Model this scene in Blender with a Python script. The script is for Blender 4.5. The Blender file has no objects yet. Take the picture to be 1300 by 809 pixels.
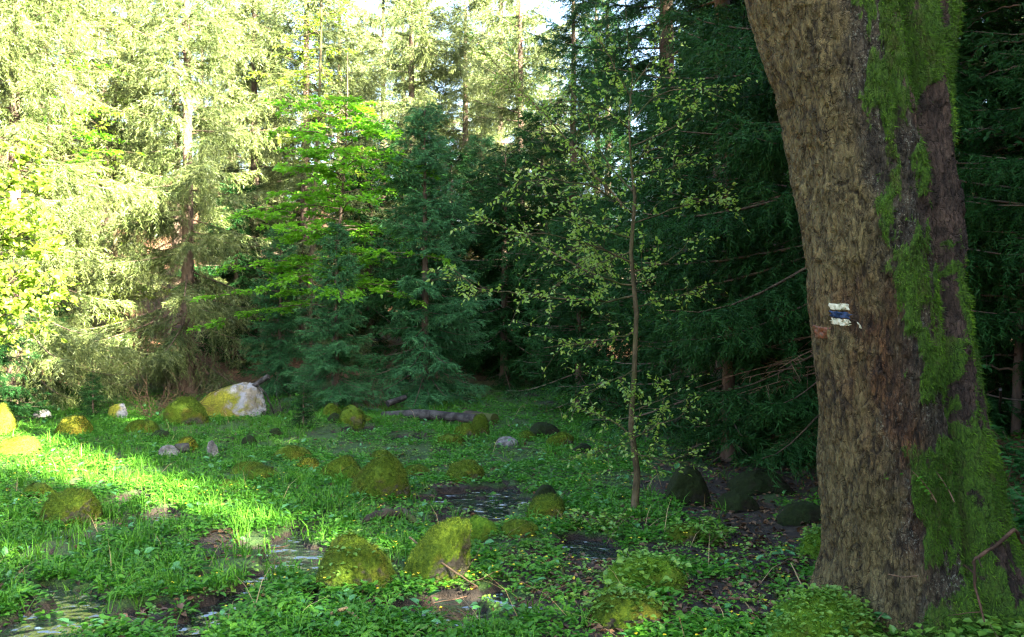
import bpy, math, random
import numpy as np
from mathutils import Vector
C = bpy.data.collections.new('forest_clearing'); bpy.context.scene.collection.children.link(C)
SC = bpy.context.scene
# ------------------------------------------------------------------ camera, world, sun, exposure
F = 1150.0; CAMZ = 1.5
cam_d = bpy.data.cameras.new('camera'); cam = bpy.data.objects.new('camera', cam_d); C.objects.link(cam)
cam_d.sensor_width = 36.0; cam_d.lens = 36.0 * F / 1300.0; cam_d.clip_start = 0.05; cam_d.clip_end = 1000
cam.location = (0, 0, CAMZ); cam.rotation_euler = (math.radians(90), 0, 0)
SC.camera = cam
SUN_EL = math.radians(31); SUN_AZ = math.radians(-45)            # azimuth counter-clockwise from +X
W = bpy.data.worlds.new('World'); SC.world = W; W.use_nodes = True
wn = W.node_tree; wn.nodes.clear()
sky = wn.nodes.new('ShaderNodeTexSky'); sky.sky_type = 'NISHITA'; sky.sun_disc = False
sky.sun_elevation = SUN_EL; sky.sun_rotation = math.pi / 2 - SUN_AZ
sky.air_density = 1.0; sky.dust_density = 3.0; sky.ozone_density = 1.0
bg = wn.nodes.new('ShaderNodeBackground'); bg.inputs['Strength'].default_value = 0.050
wo = wn.nodes.new('ShaderNodeOutputWorld')
wn.links.new(sky.outputs[0], bg.inputs[0]); wn.links.new(bg.outputs[0], wo.inputs[0])
sun_d = bpy.data.lights.new('sun', 'SUN'); sun_d.energy = 5.0; sun_d.angle = math.radians(0.53); sun_d.color = (1.0, 0.92, 0.72)
sun = bpy.data.objects.new('sun', sun_d); C.objects.link(sun)
to_sun = Vector((math.cos(SUN_EL) * math.cos(SUN_AZ), math.cos(SUN_EL) * math.sin(SUN_AZ), math.sin(SUN_EL)))
sun.rotation_euler = to_sun.to_track_quat('Z', 'Y').to_euler(); sun.location = to_sun * 60
vs = SC.view_settings; vs.view_transform = 'Standard'; vs.look = 'None'; vs.gamma = 1.0; vs.use_curve_mapping = False
vs.exposure = 4.9
SC.render.engine = 'CYCLES'
cy = SC.cycles; cy.max_bounces = 7; cy.diffuse_bounces = 4; cy.glossy_bounces = 2; cy.transmission_bounces = 4
cy.transparent_max_bounces = 4; cy.caustics_reflective = False; cy.caustics_refractive = False
cy.use_denoising = True; cy.denoiser = 'OPENIMAGEDENOISE'; cy.denoising_input_passes = 'RGB_ALBEDO_NORMAL'; cy.denoising_prefilter = 'NONE'; cy.sample_clamp_indirect = 4.0; cy.pixel_filter_type = 'BLACKMAN_HARRIS'; cy.filter_width = 1.3; cy.use_adaptive_sampling = False

# ------------------------------------------------------------------ numeric helpers
def vn(p, seed=0):
    """value noise 0..1 at points p (N,3)"""
    p = np.asarray(p, dtype=np.float64); i = np.floor(p).astype(np.int64); f = p - i; f = f * f * (3 - 2 * f)
    def h(x, y, z):
        n = (x * 374761393 + y * 668265263 + z * 2147483647 + seed * 974711) & 0xFFFFFFFF
        n = ((n ^ (n >> 13)) * 1274126177) & 0xFFFFFFFF
        n = ((n ^ (n >> 16)) * 2246822519) & 0xFFFFFFFF
        return ((n ^ (n >> 15)) & 0xFFFFFF) / float(0xFFFFFF)
    x, y, z = i[:, 0], i[:, 1], i[:, 2]; u, v, w = f[:, 0], f[:, 1], f[:, 2]
    def lx(yy, zz): return h(x, yy, zz) * (1 - u) + h(x + 1, yy, zz) * u
    a = lx(y, z) * (1 - v) + lx(y + 1, z) * v; b = lx(y, z + 1) * (1 - v) + lx(y + 1, z + 1) * v
    return a * (1 - w) + b * w
def fbm(p, octv=4, seed=0, gain=0.5):
    p = np.asarray(p, dtype=np.float64); s = 0; a = 1.0; t = 0
    for k in range(octv):
        s = s + a * vn(p, seed + k * 17); t += a; a *= gain; p = p * 2.03 + 11.7
    return s / t
def sstep(a, b, x): t = np.clip((x - a) / (b - a), 0, 1); return t * t * (3 - 2 * t)
def unit(a): return a / np.maximum(np.linalg.norm(a, axis=-1, keepdims=True), 1e-9)

def build(name, V, faces, mat, parent=None, attrs=None, smooth=True, loc=None, mesh_name=None):
    """faces: list of int arrays (n,k)"""
    me = bpy.data.meshes.new(mesh_name or name); V = np.asarray(V, dtype=np.float32).reshape(-1, 3)
    faces = [np.asarray(f, dtype=np.int32) for f in faces if len(f)]
    me.vertices.add(len(V)); me.vertices.foreach_set('co', V.ravel())
    li = np.concatenate([f.ravel() for f in faces]); me.loops.add(len(li)); me.loops.foreach_set('vertex_index', li)
    cnt = np.concatenate([np.full(len(f), f.shape[1], dtype=np.int32) for f in faces])
    st = np.concatenate([[0], np.cumsum(cnt)[:-1]]).astype(np.int32)
    me.polygons.add(len(cnt)); me.polygons.foreach_set('loop_start', st)
    me.polygons.foreach_set('use_smooth', np.full(len(cnt), smooth, dtype=bool))
    me.update(calc_edges=True)
    for k, a in (attrs or {}).items():
        at = me.attributes.new(k, 'FLOAT', 'POINT'); at.data.foreach_set('value', np.asarray(a, dtype=np.float32).ravel())
    for m in (mat if isinstance(mat, (list, tuple)) else [mat]): me.materials.append(m)
    o = bpy.data.objects.new(name, me); C.objects.link(o)
    if parent is not None: o.parent = parent
    if loc is not None: o.location = loc
    return o
def empty(name, loc=(0, 0, 0), rz=0, s=1.0):
    o = bpy.data.objects.new(name, None); C.objects.link(o); o.location = loc; o.rotation_euler = (0, 0, rz); o.scale = (s, s, s)
    o.empty_display_size = 0.2
    return o
def tag(o, label, cat, group=None, kind=None):
    o['label'] = label; o['category'] = cat
    if group: o['group'] = group
    if kind: o['kind'] = kind
    return o
def dup(root):
    r = root.copy(); C.objects.link(r)
    for ch in list(root.children):
        c = ch.copy(); C.objects.link(c); c.parent = r
        for g in list(ch.children):
            d = g.copy(); C.objects.link(d); d.parent = c
    return r

class MB:
    """collects geometry with a per-vertex attribute v"""
    def __init__(s): s.V = []; s.Q = []; s.T = []; s.A = []; s.n = 0
    def add(s, V, q=None, t=None, a=0.5):
        V = np.asarray(V).reshape(-1, 3)
        if q is not None and len(q): s.Q.append(np.asarray(q) + s.n)
        if t is not None and len(t): s.T.append(np.asarray(t) + s.n)
        s.V.append(V); s.A.append(np.broadcast_to(np.asarray(a, dtype=float), (len(V),)).copy()); s.n += len(V)
    def tube(s, P, R, sides=6, a=0.5, cap=True):
        P = np.asarray(P, float); n = len(P); R = np.broadcast_to(np.asarray(R, float), (n,))
        d = unit(np.gradient(P, axis=0)); ref = np.array([0.3, 0.2, 1.0]) if abs(d[0, 2]) < 0.8 else np.array([1.0, 0.1, 0.0])
        x = unit(np.cross(d, ref)); y = np.cross(d, x)
        th = np.linspace(0, 2 * math.pi, sides, endpoint=False)
        V = P[:, None] + R[:, None, None] * (np.cos(th)[None, :, None] * x[:, None] + np.sin(th)[None, :, None] * y[:, None])
        i = np.arange(n - 1)[:, None] * sides; j = np.arange(sides)[None]; jn = (j + 1) % sides
        q = np.stack([i + j, i + jn, i + sides + jn, i + sides + j], -1).reshape(-1, 4)
        s.add(V, q=q, a=a)
        if cap:
            s.add(np.concatenate([V[-1], P[-1:]]), t=np.stack([np.arange(sides), (np.arange(sides) + 1) % sides, np.full(sides, sides)], -1), a=a)
            s.add(np.concatenate([V[0], P[:1]]), t=np.stack([(np.arange(sides) + 1) % sides, np.arange(sides), np.full(sides, sides)], -1), a=a)
    def leaves(s, p, d, n, L, w, a, fold=0.18, droop=0.12):
        """six-vertex folded leaves"""
        p = np.asarray(p); N = len(p); d = unit(d); sd = unit(np.cross(d, n)); n = np.cross(sd, d)
        L = np.broadcast_to(L, (N,))[:, None]; w = np.broadcast_to(w, (N,))[:, None]
        l1 = p + d * .32 * L; l2 = p + d * .70 * L - n * droop * .4 * L; up = n * fold * w
        V = np.stack([p, l1 + sd * .5 * w + up, l2 + sd * .38 * w + up, p + d * L - n * droop * L, l2 - sd * .38 * w + up, l1 - sd * .5 * w + up], 1)
        b = np.arange(N)[:, None] * 6
        q = np.concatenate([b + np.array([[0, 1, 2, 3]]), b + np.array([[0, 3, 4, 5]])])
        s.add(V, q=q, a=np.repeat(np.broadcast_to(a, (N,)), 6))
    def blades(s, p, d, sd, L, w, a):
        """thin triangles"""
        p = np.asarray(p); N = len(p); L = np.broadcast_to(L, (N,))[:, None]; w = np.broadcast_to(w, (N,))[:, None]
        V = np.stack([p - sd * w, p + sd * w, p + d * L], 1)
        s.add(V, t=np.arange(N * 3).reshape(-1, 3), a=np.repeat(np.broadcast_to(a, (N,)), 3))
    def grass(s, p, d, L, w, a, bend):
        """two-segment curved blades; bend = horizontal vectors"""
        N = len(p); up = np.array([0, 0, 1.0]); sd = unit(np.cross(d, up) + 1e-4); L = L[:, None]; w = np.broadcast_to(w, (N,))[:, None]
        m = p + d * L * .55 + bend * L * .1; t = p + d * L * .9 + bend * L * .5
        V = np.stack([p - sd * w, p + sd * w, m + sd * w * .8, m - sd * w * .8, t], 1); b = np.arange(N)[:, None] * 5
        s.add(V, q=b + np.array([[0, 1, 2, 3]]), t=b + np.array([[3, 2, 4]]), a=np.repeat(np.broadcast_to(a, (N,)), 5))
    def obj(s, name, mat, parent=None, smooth=True, loc=None, extra=None):
        V = np.concatenate(s.V); f = []
        if s.Q: f.append(np.concatenate(s.Q))
        if s.T: f.append(np.concatenate(s.T))
        at = {'v': np.concatenate(s.A)}
        return build(name, V, f, mat, parent, at, smooth, loc)

# ------------------------------------------------------------------ materials
class NT:
    def __init__(s, name):
        s.m = bpy.data.materials.new(name); s.m.use_nodes = True; s.t = s.m.node_tree; s.t.nodes.clear()
        s.out = s.t.nodes.new('ShaderNodeOutputMaterial'); s.p = s.t.nodes.new('ShaderNodeBsdfPrincipled')
        s.t.links.new(s.p.outputs[0], s.out.inputs[0])
    def n(s, ty, **k):
        o = s.t.nodes.new(ty)
        for a, b in k.items(): setattr(o, a, b)
        return o
    def l(s, a, b): s.t.links.new(a, b)
    def attr(s, nm): return s.n('ShaderNodeAttribute', attribute_name=nm).outputs['Fac']
    def coord(s, scale=(1, 1, 1), kind='Object'):
        tc = s.n('ShaderNodeTexCoord'); mp = s.n('ShaderNodeMapping'); mp.inputs['Scale'].default_value = scale
        s.l(tc.outputs[kind], mp.inputs[0]); return mp.outputs[0]
    def noise(s, vec, scale, detail=4, rough=0.55, dist=0.0):
        o = s.n('ShaderNodeTexNoise'); o.inputs['Scale'].default_value = scale; o.inputs['Detail'].default_value = detail
        o.inputs['Roughness'].default_value = rough; o.inputs['Distortion'].default_value = dist; s.l(vec, o.inputs['Vector']); return o.outputs['Fac']
    def ramp(s, fac, a, b, c0=0.0, c1=1.0):
        o = s.n('ShaderNodeMapRange'); o.inputs['From Min'].default_value = a; o.inputs['From Max'].default_value = b
        o.inputs['To Min'].default_value = c0; o.inputs['To Max'].default_value = c1; o.interpolation_type = 'SMOOTHSTEP'; s.l(fac, o.inputs[0]); return o.outputs[0]
    def mix(s, fac, a, b):
        o = s.n('ShaderNodeMix', data_type='RGBA')
        for v, i in ((fac, o.inputs[0]), (a, o.inputs[6]), (b, o.inputs[7])):
            if isinstance(v, (int, float)): i.default_value = v
            elif isinstance(v, tuple): i.default_value = (*v, 1)
            else: s.l(v, i)
        return o.outputs[2]
    def math(s, op, a, b=0.0):
        o = s.n('ShaderNodeMath', operation=op)
        for v, i in ((a, o.inputs[0]), (b, o.inputs[1])):
            if isinstance(v, (int, float)): i.default_value = v
            else: s.l(v, i)
        return o.outputs[0]
    def bump(s, h, strength=0.5, dist=0.02):
        o = s.n('ShaderNodeBump'); o.inputs['Strength'].default_value = strength; o.inputs['Distance'].default_value = dist
        s.l(h, o.inputs['Height']); s.l(o.outputs[0], s.p.inputs['Normal'])
    def col(s, c):
        if isinstance(c, tuple): s.p.inputs['Base Color'].default_value = (*c, 1)
        else: s.l(c, s.p.inputs['Base Color'])
    def set(s, rough=0.8, spec=0.3): s.p.inputs['Roughness'].default_value = rough; s.p.inputs['Specular IOR Level'].default_value = spec

def leafmat(name, c1, c2, transl=0.35, tcol=None, rough=0.45, spec=0.4, big=0.0):
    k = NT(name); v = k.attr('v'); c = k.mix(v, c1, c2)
    if big:                                                     # broad drifts of tint from plant to plant
        g = k.noise(k.coord((1, 1, 1)), big, 3); c = k.mix(k.ramp(g, .35, .68), c, k.mix(0.5, c, tuple(x * .45 for x in c1)))
    k.col(c); k.set(rough, spec)
    tr = k.n('ShaderNodeBsdfTranslucent'); mx = k.n('ShaderNodeMixShader'); mx.inputs[0].default_value = transl
    if tcol: tr.inputs[0].default_value = (*tcol, 1)
    else: k.l(c, tr.inputs[0])
    k.l(k.p.outputs[0], mx.inputs[1]); k.l(tr.outputs[0], mx.inputs[2]); k.l(mx.outputs[0], k.out.inputs[0])
    return k.m
def barkmat(name, c1, c2, scale=8, stretch=0.25, moss=None):
    k = NT(name); v = k.coord((1, 1, stretch)); a = k.noise(v, scale, 6, .65, .3); c = k.mix(k.ramp(a, .35, .65), c1, c2)
    if moss: c = k.mix(k.ramp(k.noise(k.coord(), 3.5, 4), .45, .62), c, moss)
    k.col(c); k.set(.85, .2); k.bump(a, .7, .02); return k.m
def mossmat(name, g1, g2, brown, stone, stone2, stone_lo, stone_hi, patch=None):
    """moss over stone: attribute bare 0..1 shows the stone, also used to paint shaded sides darker"""
    k = NT(name); v = k.coord()
    fine = k.noise(v, 38, 5, .7); mid = k.noise(v, 5.5, 4, .6); broad = k.noise(v, 2.2, 3)
    ms = k.mix(k.ramp(fine, .3, .72), g1, g2); ms = k.mix(k.ramp(mid, .47, .68, 0, .85), ms, brown)
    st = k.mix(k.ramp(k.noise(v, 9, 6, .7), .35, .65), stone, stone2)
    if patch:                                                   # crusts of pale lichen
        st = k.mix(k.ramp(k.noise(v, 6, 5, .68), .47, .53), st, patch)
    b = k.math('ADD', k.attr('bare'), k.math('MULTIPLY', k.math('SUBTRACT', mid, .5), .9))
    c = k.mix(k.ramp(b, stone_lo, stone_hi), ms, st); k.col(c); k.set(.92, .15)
    k.bump(k.math('ADD', fine, k.math('MULTIPLY', mid, 1.5)), .8, .02); return k.m

M_needle_sunlit = leafmat('sun_toned_spruce_needles', (.030, .062, .012), (.155, .185, .056), .22, None, .5, .45)  # pale needle copy for sunlit spruces, sunlight put into the colour
M_needle_shade = leafmat('shade_toned_spruce_needles', (.006, .031, .007), (.017, .068, .013), .15, None, .6, .12)  # dark needle copy for shaded spruces, forest shade put into the colour
M_needle_blue = leafmat('young_spruce_needles', (.018, .080, .028), (.055, .165, .054), .18, None, .6, .15)  # blue-green of young growth, brightened in colour for open skylight
M_beech = leafmat('beech_leaves', (.065, .20, .012), (.14, .31, .022), .5, (.20, .50, .02), .42, .4)  # green pushed brighter, sun on the leaves put into the colour
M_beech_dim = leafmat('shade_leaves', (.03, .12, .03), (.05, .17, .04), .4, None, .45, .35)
M_yellow = leafmat('yellow_green_leaves', (.13, .21, .02), (.22, .30, .04), .45, (.30, .42, .04), .42, .4)
M_bud = leafmat('opening_leaves', (.09, .19, .025), (.22, .31, .06), .42, (.26, .42, .05), .40, .45)
M_herb = leafmat('herb_leaves', (.030, .125, .010), (.085, .23, .018), .30, (.07, .30, .02), .5, .22, 1.1)
M_creep = leafmat('saxifrage_leaves', (.075, .20, .025), (.17, .30, .035), .30, None, .45, .4, 1.3)
M_dock = leafmat('broad_leaves', (.035, .15, .035), (.08, .23, .07), .28, None, .42, .4)
M_grass = leafmat('grass_blades', (.036, .145, .009), (.095, .25, .016), .35, None, .55, .18, .9)
M_dry = leafmat('dead_leaves', (.035, .019, .010), (.13, .072, .034), .12, None, .6, .3)
M_straw = leafmat('dry_grass', (.20, .14, .06), (.34, .25, .12), .2, None, .6, .3)
M_flower = leafmat('yellow_flowers', (.55, .42, .02), (.65, .52, .03), .3, None, .5, .3)
M_mosstuft = leafmat('moss_fronds', (.028, .062, .005), (.092, .140, .008), .25, None, .7, .2, 6.0)
M_mossbrown = leafmat('rusty_moss_fronds', (.030, .058, .005), (.080, .120, .008), .2, None, .7, .2, 6.0)
M_mossbright = leafmat('bright_moss_fronds', (.06, .16, .010), (.15, .29, .02), .3, None, .6, .25, 6.0)
M_bark_sp = barkmat('spruce_bark', (.05, .034, .026), (.16, .115, .085), 7, .3)
M_bark_dk = barkmat('dark_spruce_bark', (.05, .036, .026), (.12, .09, .065), 7, .3)  # darker bark copy for shaded trees, shade put into the colour
M_bark_sap = barkmat('sapling_bark', (.030, .025, .012), (.095, .075, .040), 14, .4, (.030, .040, .008))
M_bark_pale = barkmat('pale_bark', (.20, .17, .13), (.40, .36, .30), 9, .3)
M_deadwood = barkmat('dead_wood', (.012, .011, .010), (.060, .056, .052), 9, 1.0)
M_rotwood = barkmat('rotten_wood', (.018, .014, .012), (.05, .04, .03), 9, 1.0, (.04, .05, .012))
M_brush = barkmat('brown_brush', (.03, .018, .011), (.09, .052, .032), 14, 1)
M_twig = barkmat('dry_twig', (.06, .040, .024), (.15, .10, .062), 14, 1)

# ------------------------------------------------------------------ terrain
def px_ground0(px, py, z=0.0):
    Y = (CAMZ - z) * F / (py - 404.5); return (px - 650) / F * Y, Y
def P3(px, py, Y): return np.array([(px - 650) / F * Y, Y, CAMZ + (404.5 - py) / F * Y])
PUD = [(110, 782, 62, 20), (62, 802, 60, 16), (285, 772, 42, 30), (262, 798, 40, 12), (375, 702, 34, 26), (352, 722, 22, 12), (215, 660, 26, 6),
       (405, 690, 20, 8), (600, 682, 24, 12), (577, 641, 22, 6), (622, 638, 28, 9), (648, 652, 16, 8), (722, 694, 34, 6), (758, 702, 20, 5), (545, 793, 32, 14),
       (600, 768, 26, 8), (610, 800, 24, 9), (655, 745, 18, 6), (262, 572, 14, 5), (150, 640, 24, 4), (330, 745, 14, 8), (20, 772, 24, 10), (690, 770, 16, 6),
       (520, 560, 30, 3), (450, 548, 30, 3), (440, 770, 16, 5)]
MUD = [(700, 760, 50, 20), (560, 640, 50, 8), (720, 660, 40, 8), (630, 755, 36, 10), (720, 720, 70, 10), (850, 700, 60, 14), (900, 760, 60, 26), (960, 790, 80, 20),
       (500, 785, 24, 8), (300, 690, 30, 5), (520, 655, 60, 8), (920, 640, 90, 36), (960, 600, 80, 26), (870, 640, 40, 16), (980, 690, 50, 18), (200, 790, 40, 12),
       (620, 660, 40, 10), (650, 715, 40, 10), (575, 772, 26, 8), (1150, 800, 90, 30), (1000, 740, 50, 24), (820, 790, 120, 30), (930, 730, 90, 40), (760, 735, 60, 20)]
def gauss_mask(lst, x, y):
    m = np.zeros_like(x)
    for px, py, rx, ry in lst:
        cx, cyy = px_ground0(px, py); sx = rx / F * cyy; sy = cyy * cyy / 1725 * ry
        m = np.maximum(m, np.exp(-(((x - cx) / sx) ** 2 + ((y - cyy) / (sy * 1.25 + .06)) ** 2) * .7))
    return m
def masks(x, y):
    p = np.stack([x, y, x * 0], -1)
    wx = x + (fbm(p * 2.3, 3, 3) - .5) * .7; wy = y + (fbm(p * 2.3, 3, 5) - .5) * .9
    n = fbm(p * 7.5, 3, 9); n2 = fbm(p * 4.2, 3, 15)
    return sstep(.24, .46, gauss_mask(PUD, wx, wy) + (n - .5) * 1.25), sstep(.45, .75, gauss_mask(MUD, wx, wy) * 1.1 + (n2 - .5) * 1.7)
def softplus(t, k=0.8): return np.logaddexp(0, t / k) * k
def height(x, y, want=False):
    x = np.asarray(x, float); y = np.asarray(y, float); sh = x.shape; x = x.ravel(); y = y.ravel()
    p = np.stack([x, y, x * 0], -1)
    pud, mud = masks(x, y)
    hum = fbm(p * 1.3, 4, 21)
    h = .035 + (hum - .5) * .10 + (fbm(p * 7, 3, 31) - .5) * .035
    h = np.maximum(h, .004)
    wob = (fbm(p * .25, 2, 77) - .5) * 3
    rise = .17 * softplus(y - 17.5 + wob) * sstep(2, -3, x) + .10 * softplus(y - 17.5 + wob) * sstep(-3, 2, x)
    rise += .22 * softplus(-(x + 7.8) + wob * .3, .5) + .42 * softplus(x - 2.75 - .10 * (y - 5), .25) * sstep(9.5, 7.0, y) + .18 * softplus(x - 4.0, .5) * sstep(8, 10, y)
    h = h + rise * (.85 + .3 * hum) - np.clip(y - 60, 0, 60) * .15 * sstep(2, -3, x)
    h = h - pud * (.075 + .04 * fbm(p * 5, 2, 99)) * sstep(.25, .05, rise) - mud * .006
    h = h.reshape(sh)
    return (h, pud.reshape(sh), mud.reshape(sh), rise.reshape(sh)) if want else h
def G(px, py):
    x, y = px_ground0(px, py)
    for _ in range(6):
        z = float(height(np.array([x]), np.array([y]))[0]); z = min(z, CAMZ - .2); nx, ny = px_ground0(px, py, z); x, y = (x + nx) / 2, (y + min(ny, 40)) / 2
    return np.array([x, y, float(height(np.array([x]), np.array([y]))[0])])
def on_ground(x, y): return np.array([x, y, float(height(np.array([x]), np.array([y]))[0])])

def axis(lo, hi, step, far):
    core = np.arange(lo, hi, step); g = step; a = []; x = lo
    while x > -far: g *= 1.18; x -= g; a.append(x)
    g = step; b = []; x = hi
    while x < far: g *= 1.18; x += g; b.append(x)
    return np.concatenate([a[::-1], core, b])
gx = axis(-7.5, 4.5, .035, 160); gy = axis(3.2, 17, .035, 160)
XX, YY = np.meshgrid(gx, gy); HH, PU, MU, RI = height(XX, YY, True)
nx_, ny_ = len(gx), len(gy); ii = np.arange(ny_ - 1)[:, None] * nx_ + np.arange(nx_ - 1)[None]
quads = np.stack([ii, ii + 1, ii + nx_ + 1, ii + nx_], -1).reshape(-1, 4)
k = NT('marsh_soil'); v = k.coord()
n1 = k.noise(v, 9, 6, .7); n2 = k.noise(v, 1.6, 4); n3 = k.noise(v, 45, 4, .7)
soil = k.mix(k.ramp(n1, .35, .65), (.012, .009, .007), (.045, .030, .020))
mossy = k.mix(k.ramp(n3, .3, .7), (.018, .055, .010), (.05, .10, .016))
base = k.mix(k.ramp(k.math('SUBTRACT', n2, k.math('MULTIPLY', k.attr('mud'), .6)), .30, .48), soil, mossy)
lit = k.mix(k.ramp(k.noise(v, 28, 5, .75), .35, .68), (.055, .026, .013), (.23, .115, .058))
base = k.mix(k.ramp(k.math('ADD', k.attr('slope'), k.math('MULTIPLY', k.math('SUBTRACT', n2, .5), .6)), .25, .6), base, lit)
k.col(base); k.set(.75, .35); k.bump(k.math('ADD', n1, k.math('MULTIPLY', n3, 1.2)), 1.0, .05)
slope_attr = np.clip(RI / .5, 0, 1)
ground = build('ground', np.stack([XX, YY, HH], -1), [quads], k.m, attrs={'mud': np.maximum(MU, PU), 'slope': slope_attr}); ground['kind'] = 'structure'
# the marsh water: one sheet just under the moss level
k = NT('marsh_water'); k.col((.012, .016, .016)); k.set(.10, .5); k.p.inputs['IOR'].default_value = 2.5
k.bump(k.math('ADD', k.noise(k.coord((1, 1.0, 1)), 5, 2), k.math('MULTIPLY', k.noise(k.coord(), 18, 2), .10)), .75, .08)
wx = np.linspace(-8, 4.5, 40); wy = np.linspace(3.2, 17.5, 40); WX, WY = np.meshgrid(wx, wy)
i2 = np.arange(39)[:, None] * 40 + np.arange(39)[None]
water = build('water', np.stack([WX, WY, np.full_like(WX, -.006)], -1), [np.stack([i2, i2 + 1, i2 + 41, i2 + 40], -1).reshape(-1, 4)], k.m); water['kind'] = 'structure'

# ------------------------------------------------------------------ big maple
TY = 4.5
ROWS = np.array([(-150, 890, 1110, 1110, 1240), (0, 940, 1130, 1085, 1212), (100, 968, 1150, 1085, 1206), (200, 1000, 1172, 1085, 1204), (300, 1017, 1182, 1095, 1212), (400, 1026, 1186, 1108, 1230),
                 (500, 1036, 1190, 1112, 1252), (600, 1038, 1195, 1118, 1272), (700, 1052, 1200, 1126, 1292), (790, 1046, 1212, 1130, 1335), (860, 1030, 1225, 1130, 1370)], float)
RZ = CAMZ + (404.5 - ROWS[:, 0]) / F * TY; RX = (ROWS[:, 1:] - 650) / F * TY
def stems(z):
    o = [np.interp(-z, -RZ, RX[:, c]) for c in range(4)]
    return (o[0] + o[1]) / 2, (o[1] - o[0]) / 2, (o[2] + o[3]) / 2, (o[3] - o[2]) / 2
def trunk_surf(th, z, want=False):
    th = np.asarray(th, float).ravel(); z = np.asarray(z, float).ravel()
    ax, ra, bx, rb = stems(z); ay = np.full_like(z, TY - .03); by = np.full_like(z, TY + .02)
    ox = (ax + ra * .78 + bx - rb * .72) / 2; oy = (ay + by) / 2            # a ray origin inside both stems
    c, s = np.cos(th), np.sin(th)
    def hit(cx, cyy, r):
        dx, dy = cx - ox, cyy - oy; b = dx * c + dy * s; q = r * r - (dx * dx + dy * dy) + b * b
        return np.where(q > 0, b + np.sqrt(np.maximum(q, 0)), -1)
    hA = hit(ax, ay, ra); hB = hit(bx, by, rb); r = np.maximum(np.maximum(hA, hB), .05)
    isB = sstep(-.03, .03, hB - hA)
    x = ox + r * c; y = oy + r * s
    p = np.stack([x, y, z], -1)
    kk = 2.6; warp = (fbm(p * 3.0, 3, 2) - .5)
    pl = np.stack([x * 22 + warp * 1.2, y * 22 + warp * 1.2, z * 5 + warp * .5], -1)
    f1 = np.abs(2 * fbm(pl, 3, 41) - 1); f2 = np.abs(2 * fbm(pl * 1.9 + 5, 3, 43) - 1); ridg = np.minimum(sstep(0, .13, f1), .35 + .65 * sstep(0, .16, f2))                                 # long vertical bark furrows
    plate = fbm(np.stack([x * 26, y * 26, z * 11], -1), 3, 51)
    lump = fbm(p * np.array([3.2, 3.2, 1.6]), 3, 61) - .5
    fine = fbm(p * 60, 2, 71) - .5
    moss = (fbm(np.stack([x * 11, y * 11, z * 4.0], -1), 5, 85, .62) - .5) * 4.2 + (fbm(p * 2.6, 2, 87) - .5) * 1.6
    rx = (x - (ax - ra)) / np.maximum(bx + rb - ax + ra, .1)                  # 0 left edge .. 1 right edge
    bias = np.interp(rx, [0, .22, .36, .48, .70, .79, .90, 1.0], [-1.9, -1.0, -.22, .12, .18, -.02, .04, .14])
    up = sstep(2.0, 3.1, z); bias = bias + up * np.interp(rx, [0, .4, .62, .8, 1], [-.4, -.06, .22, .26, .10]) + sstep(1.25, .15, z) * np.interp(rx, [0, .25, .42, 1], [0, .1, .9, .9])
    moss = sstep(-.10, .62, moss + bias)
    d = .090 * lump + .012 * (ridg - .7) * (1 - .6 * moss) * (.35 + .65 * np.clip(np.interp(rx, [0, .25, .45, 1], [1, .9, .35, .5]) + (lump * 3), 0, 1)) + .010 * (plate - .5) + .011 * (sstep(.46, .53, plate) - .5) * (1 - .7 * moss) + .008 * fine + .022 * moss * (.6 + .8 * vn(p * 30, 5))
    # lit bark ridge running down the right stem, and a furrow beside it
    zz = [(-.3), .3, 1.0, 1.6, 2.2, 2.6, 3.2]; xr = np.interp(z, zz, [2.36, 2.24, 2.17, 2.13, 2.10, 2.03, 1.90])
    front = (np.sin(th) < .2)
    xg = np.interp(z, [-.3, .5, 1.0, 1.8, 2.1, 2.4, 2.95, 3.3], [2.12, 2.12, 2.10, 2.07, 2.00, 1.90, 1.83, 1.80]) + (vn(p * 4, 6) - .5) * .05
    d = d + front * (-.075 * np.exp(-((x - xg) / .022) ** 2) + .03 * np.exp(-((x - xg + .07) / .04) ** 2)) + .05 * (fbm(np.stack([x * 7, y * 7, z * .9], -1), 2, 45) - .5)
    d = d + front * (.045 * np.exp(-((x - xr) / .055) ** 2) - .05 * np.exp(-((x - xr + .10) / .03) ** 2))
    # root flare
    fl = np.exp(-np.maximum(z - .02, 0) / .17) * sstep(2.5, .2, z)
    d = d + fl * (.02 + .12 * (1 - np.abs(2 * fbm(np.stack([c * 2.3, s * 2.3, z * .5], -1), 2, 91) - 1)) ** 2)
    d = d - .024 * sstep(.15, .6, z)
    q = np.stack([x + d * c, y + d * s, z], -1)
    return (q, moss, rx, ridg, isB) if want else q
nt, nz = 560, 640
th = np.linspace(-math.pi, math.pi, nt, endpoint=False) + math.pi / 2; zs = np.linspace(-.35, 3.75, nz)
TH, ZZ = np.meshgrid(th, zs); TV, TM, TRX, TRI, TB = trunk_surf(TH, ZZ, True)
jj = np.arange(nt)[None]; jn = (jj + 1) % nt; i0 = np.arange(nz - 1)[:, None] * nt
tq = np.stack([i0 + jj, i0 + jn, i0 + nt + jn, i0 + nt + jj], -1).reshape(-1, 4)
k = NT('maple_bark'); v = k.coord(); vz = k.coord((1, 1, .35))
fine = k.noise(vz, 34, 6, .72, .4); mid = k.noise(vz, 9, 5, .65, .6); broad = k.noise(v, 2.6, 4, .6); spk = k.noise(v, 70, 4, .75); pat = k.noise(k.coord((1, 1, .6)), 5.5, 5, .7, .8)
tan = k.mix(k.ramp(fine, .34, .66), (.050, .041, .015), (.150, .126, .050))
greyb = k.mix(k.ramp(fine, .36, .64), (.014, .012, .007), (.070, .060, .038))
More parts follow.
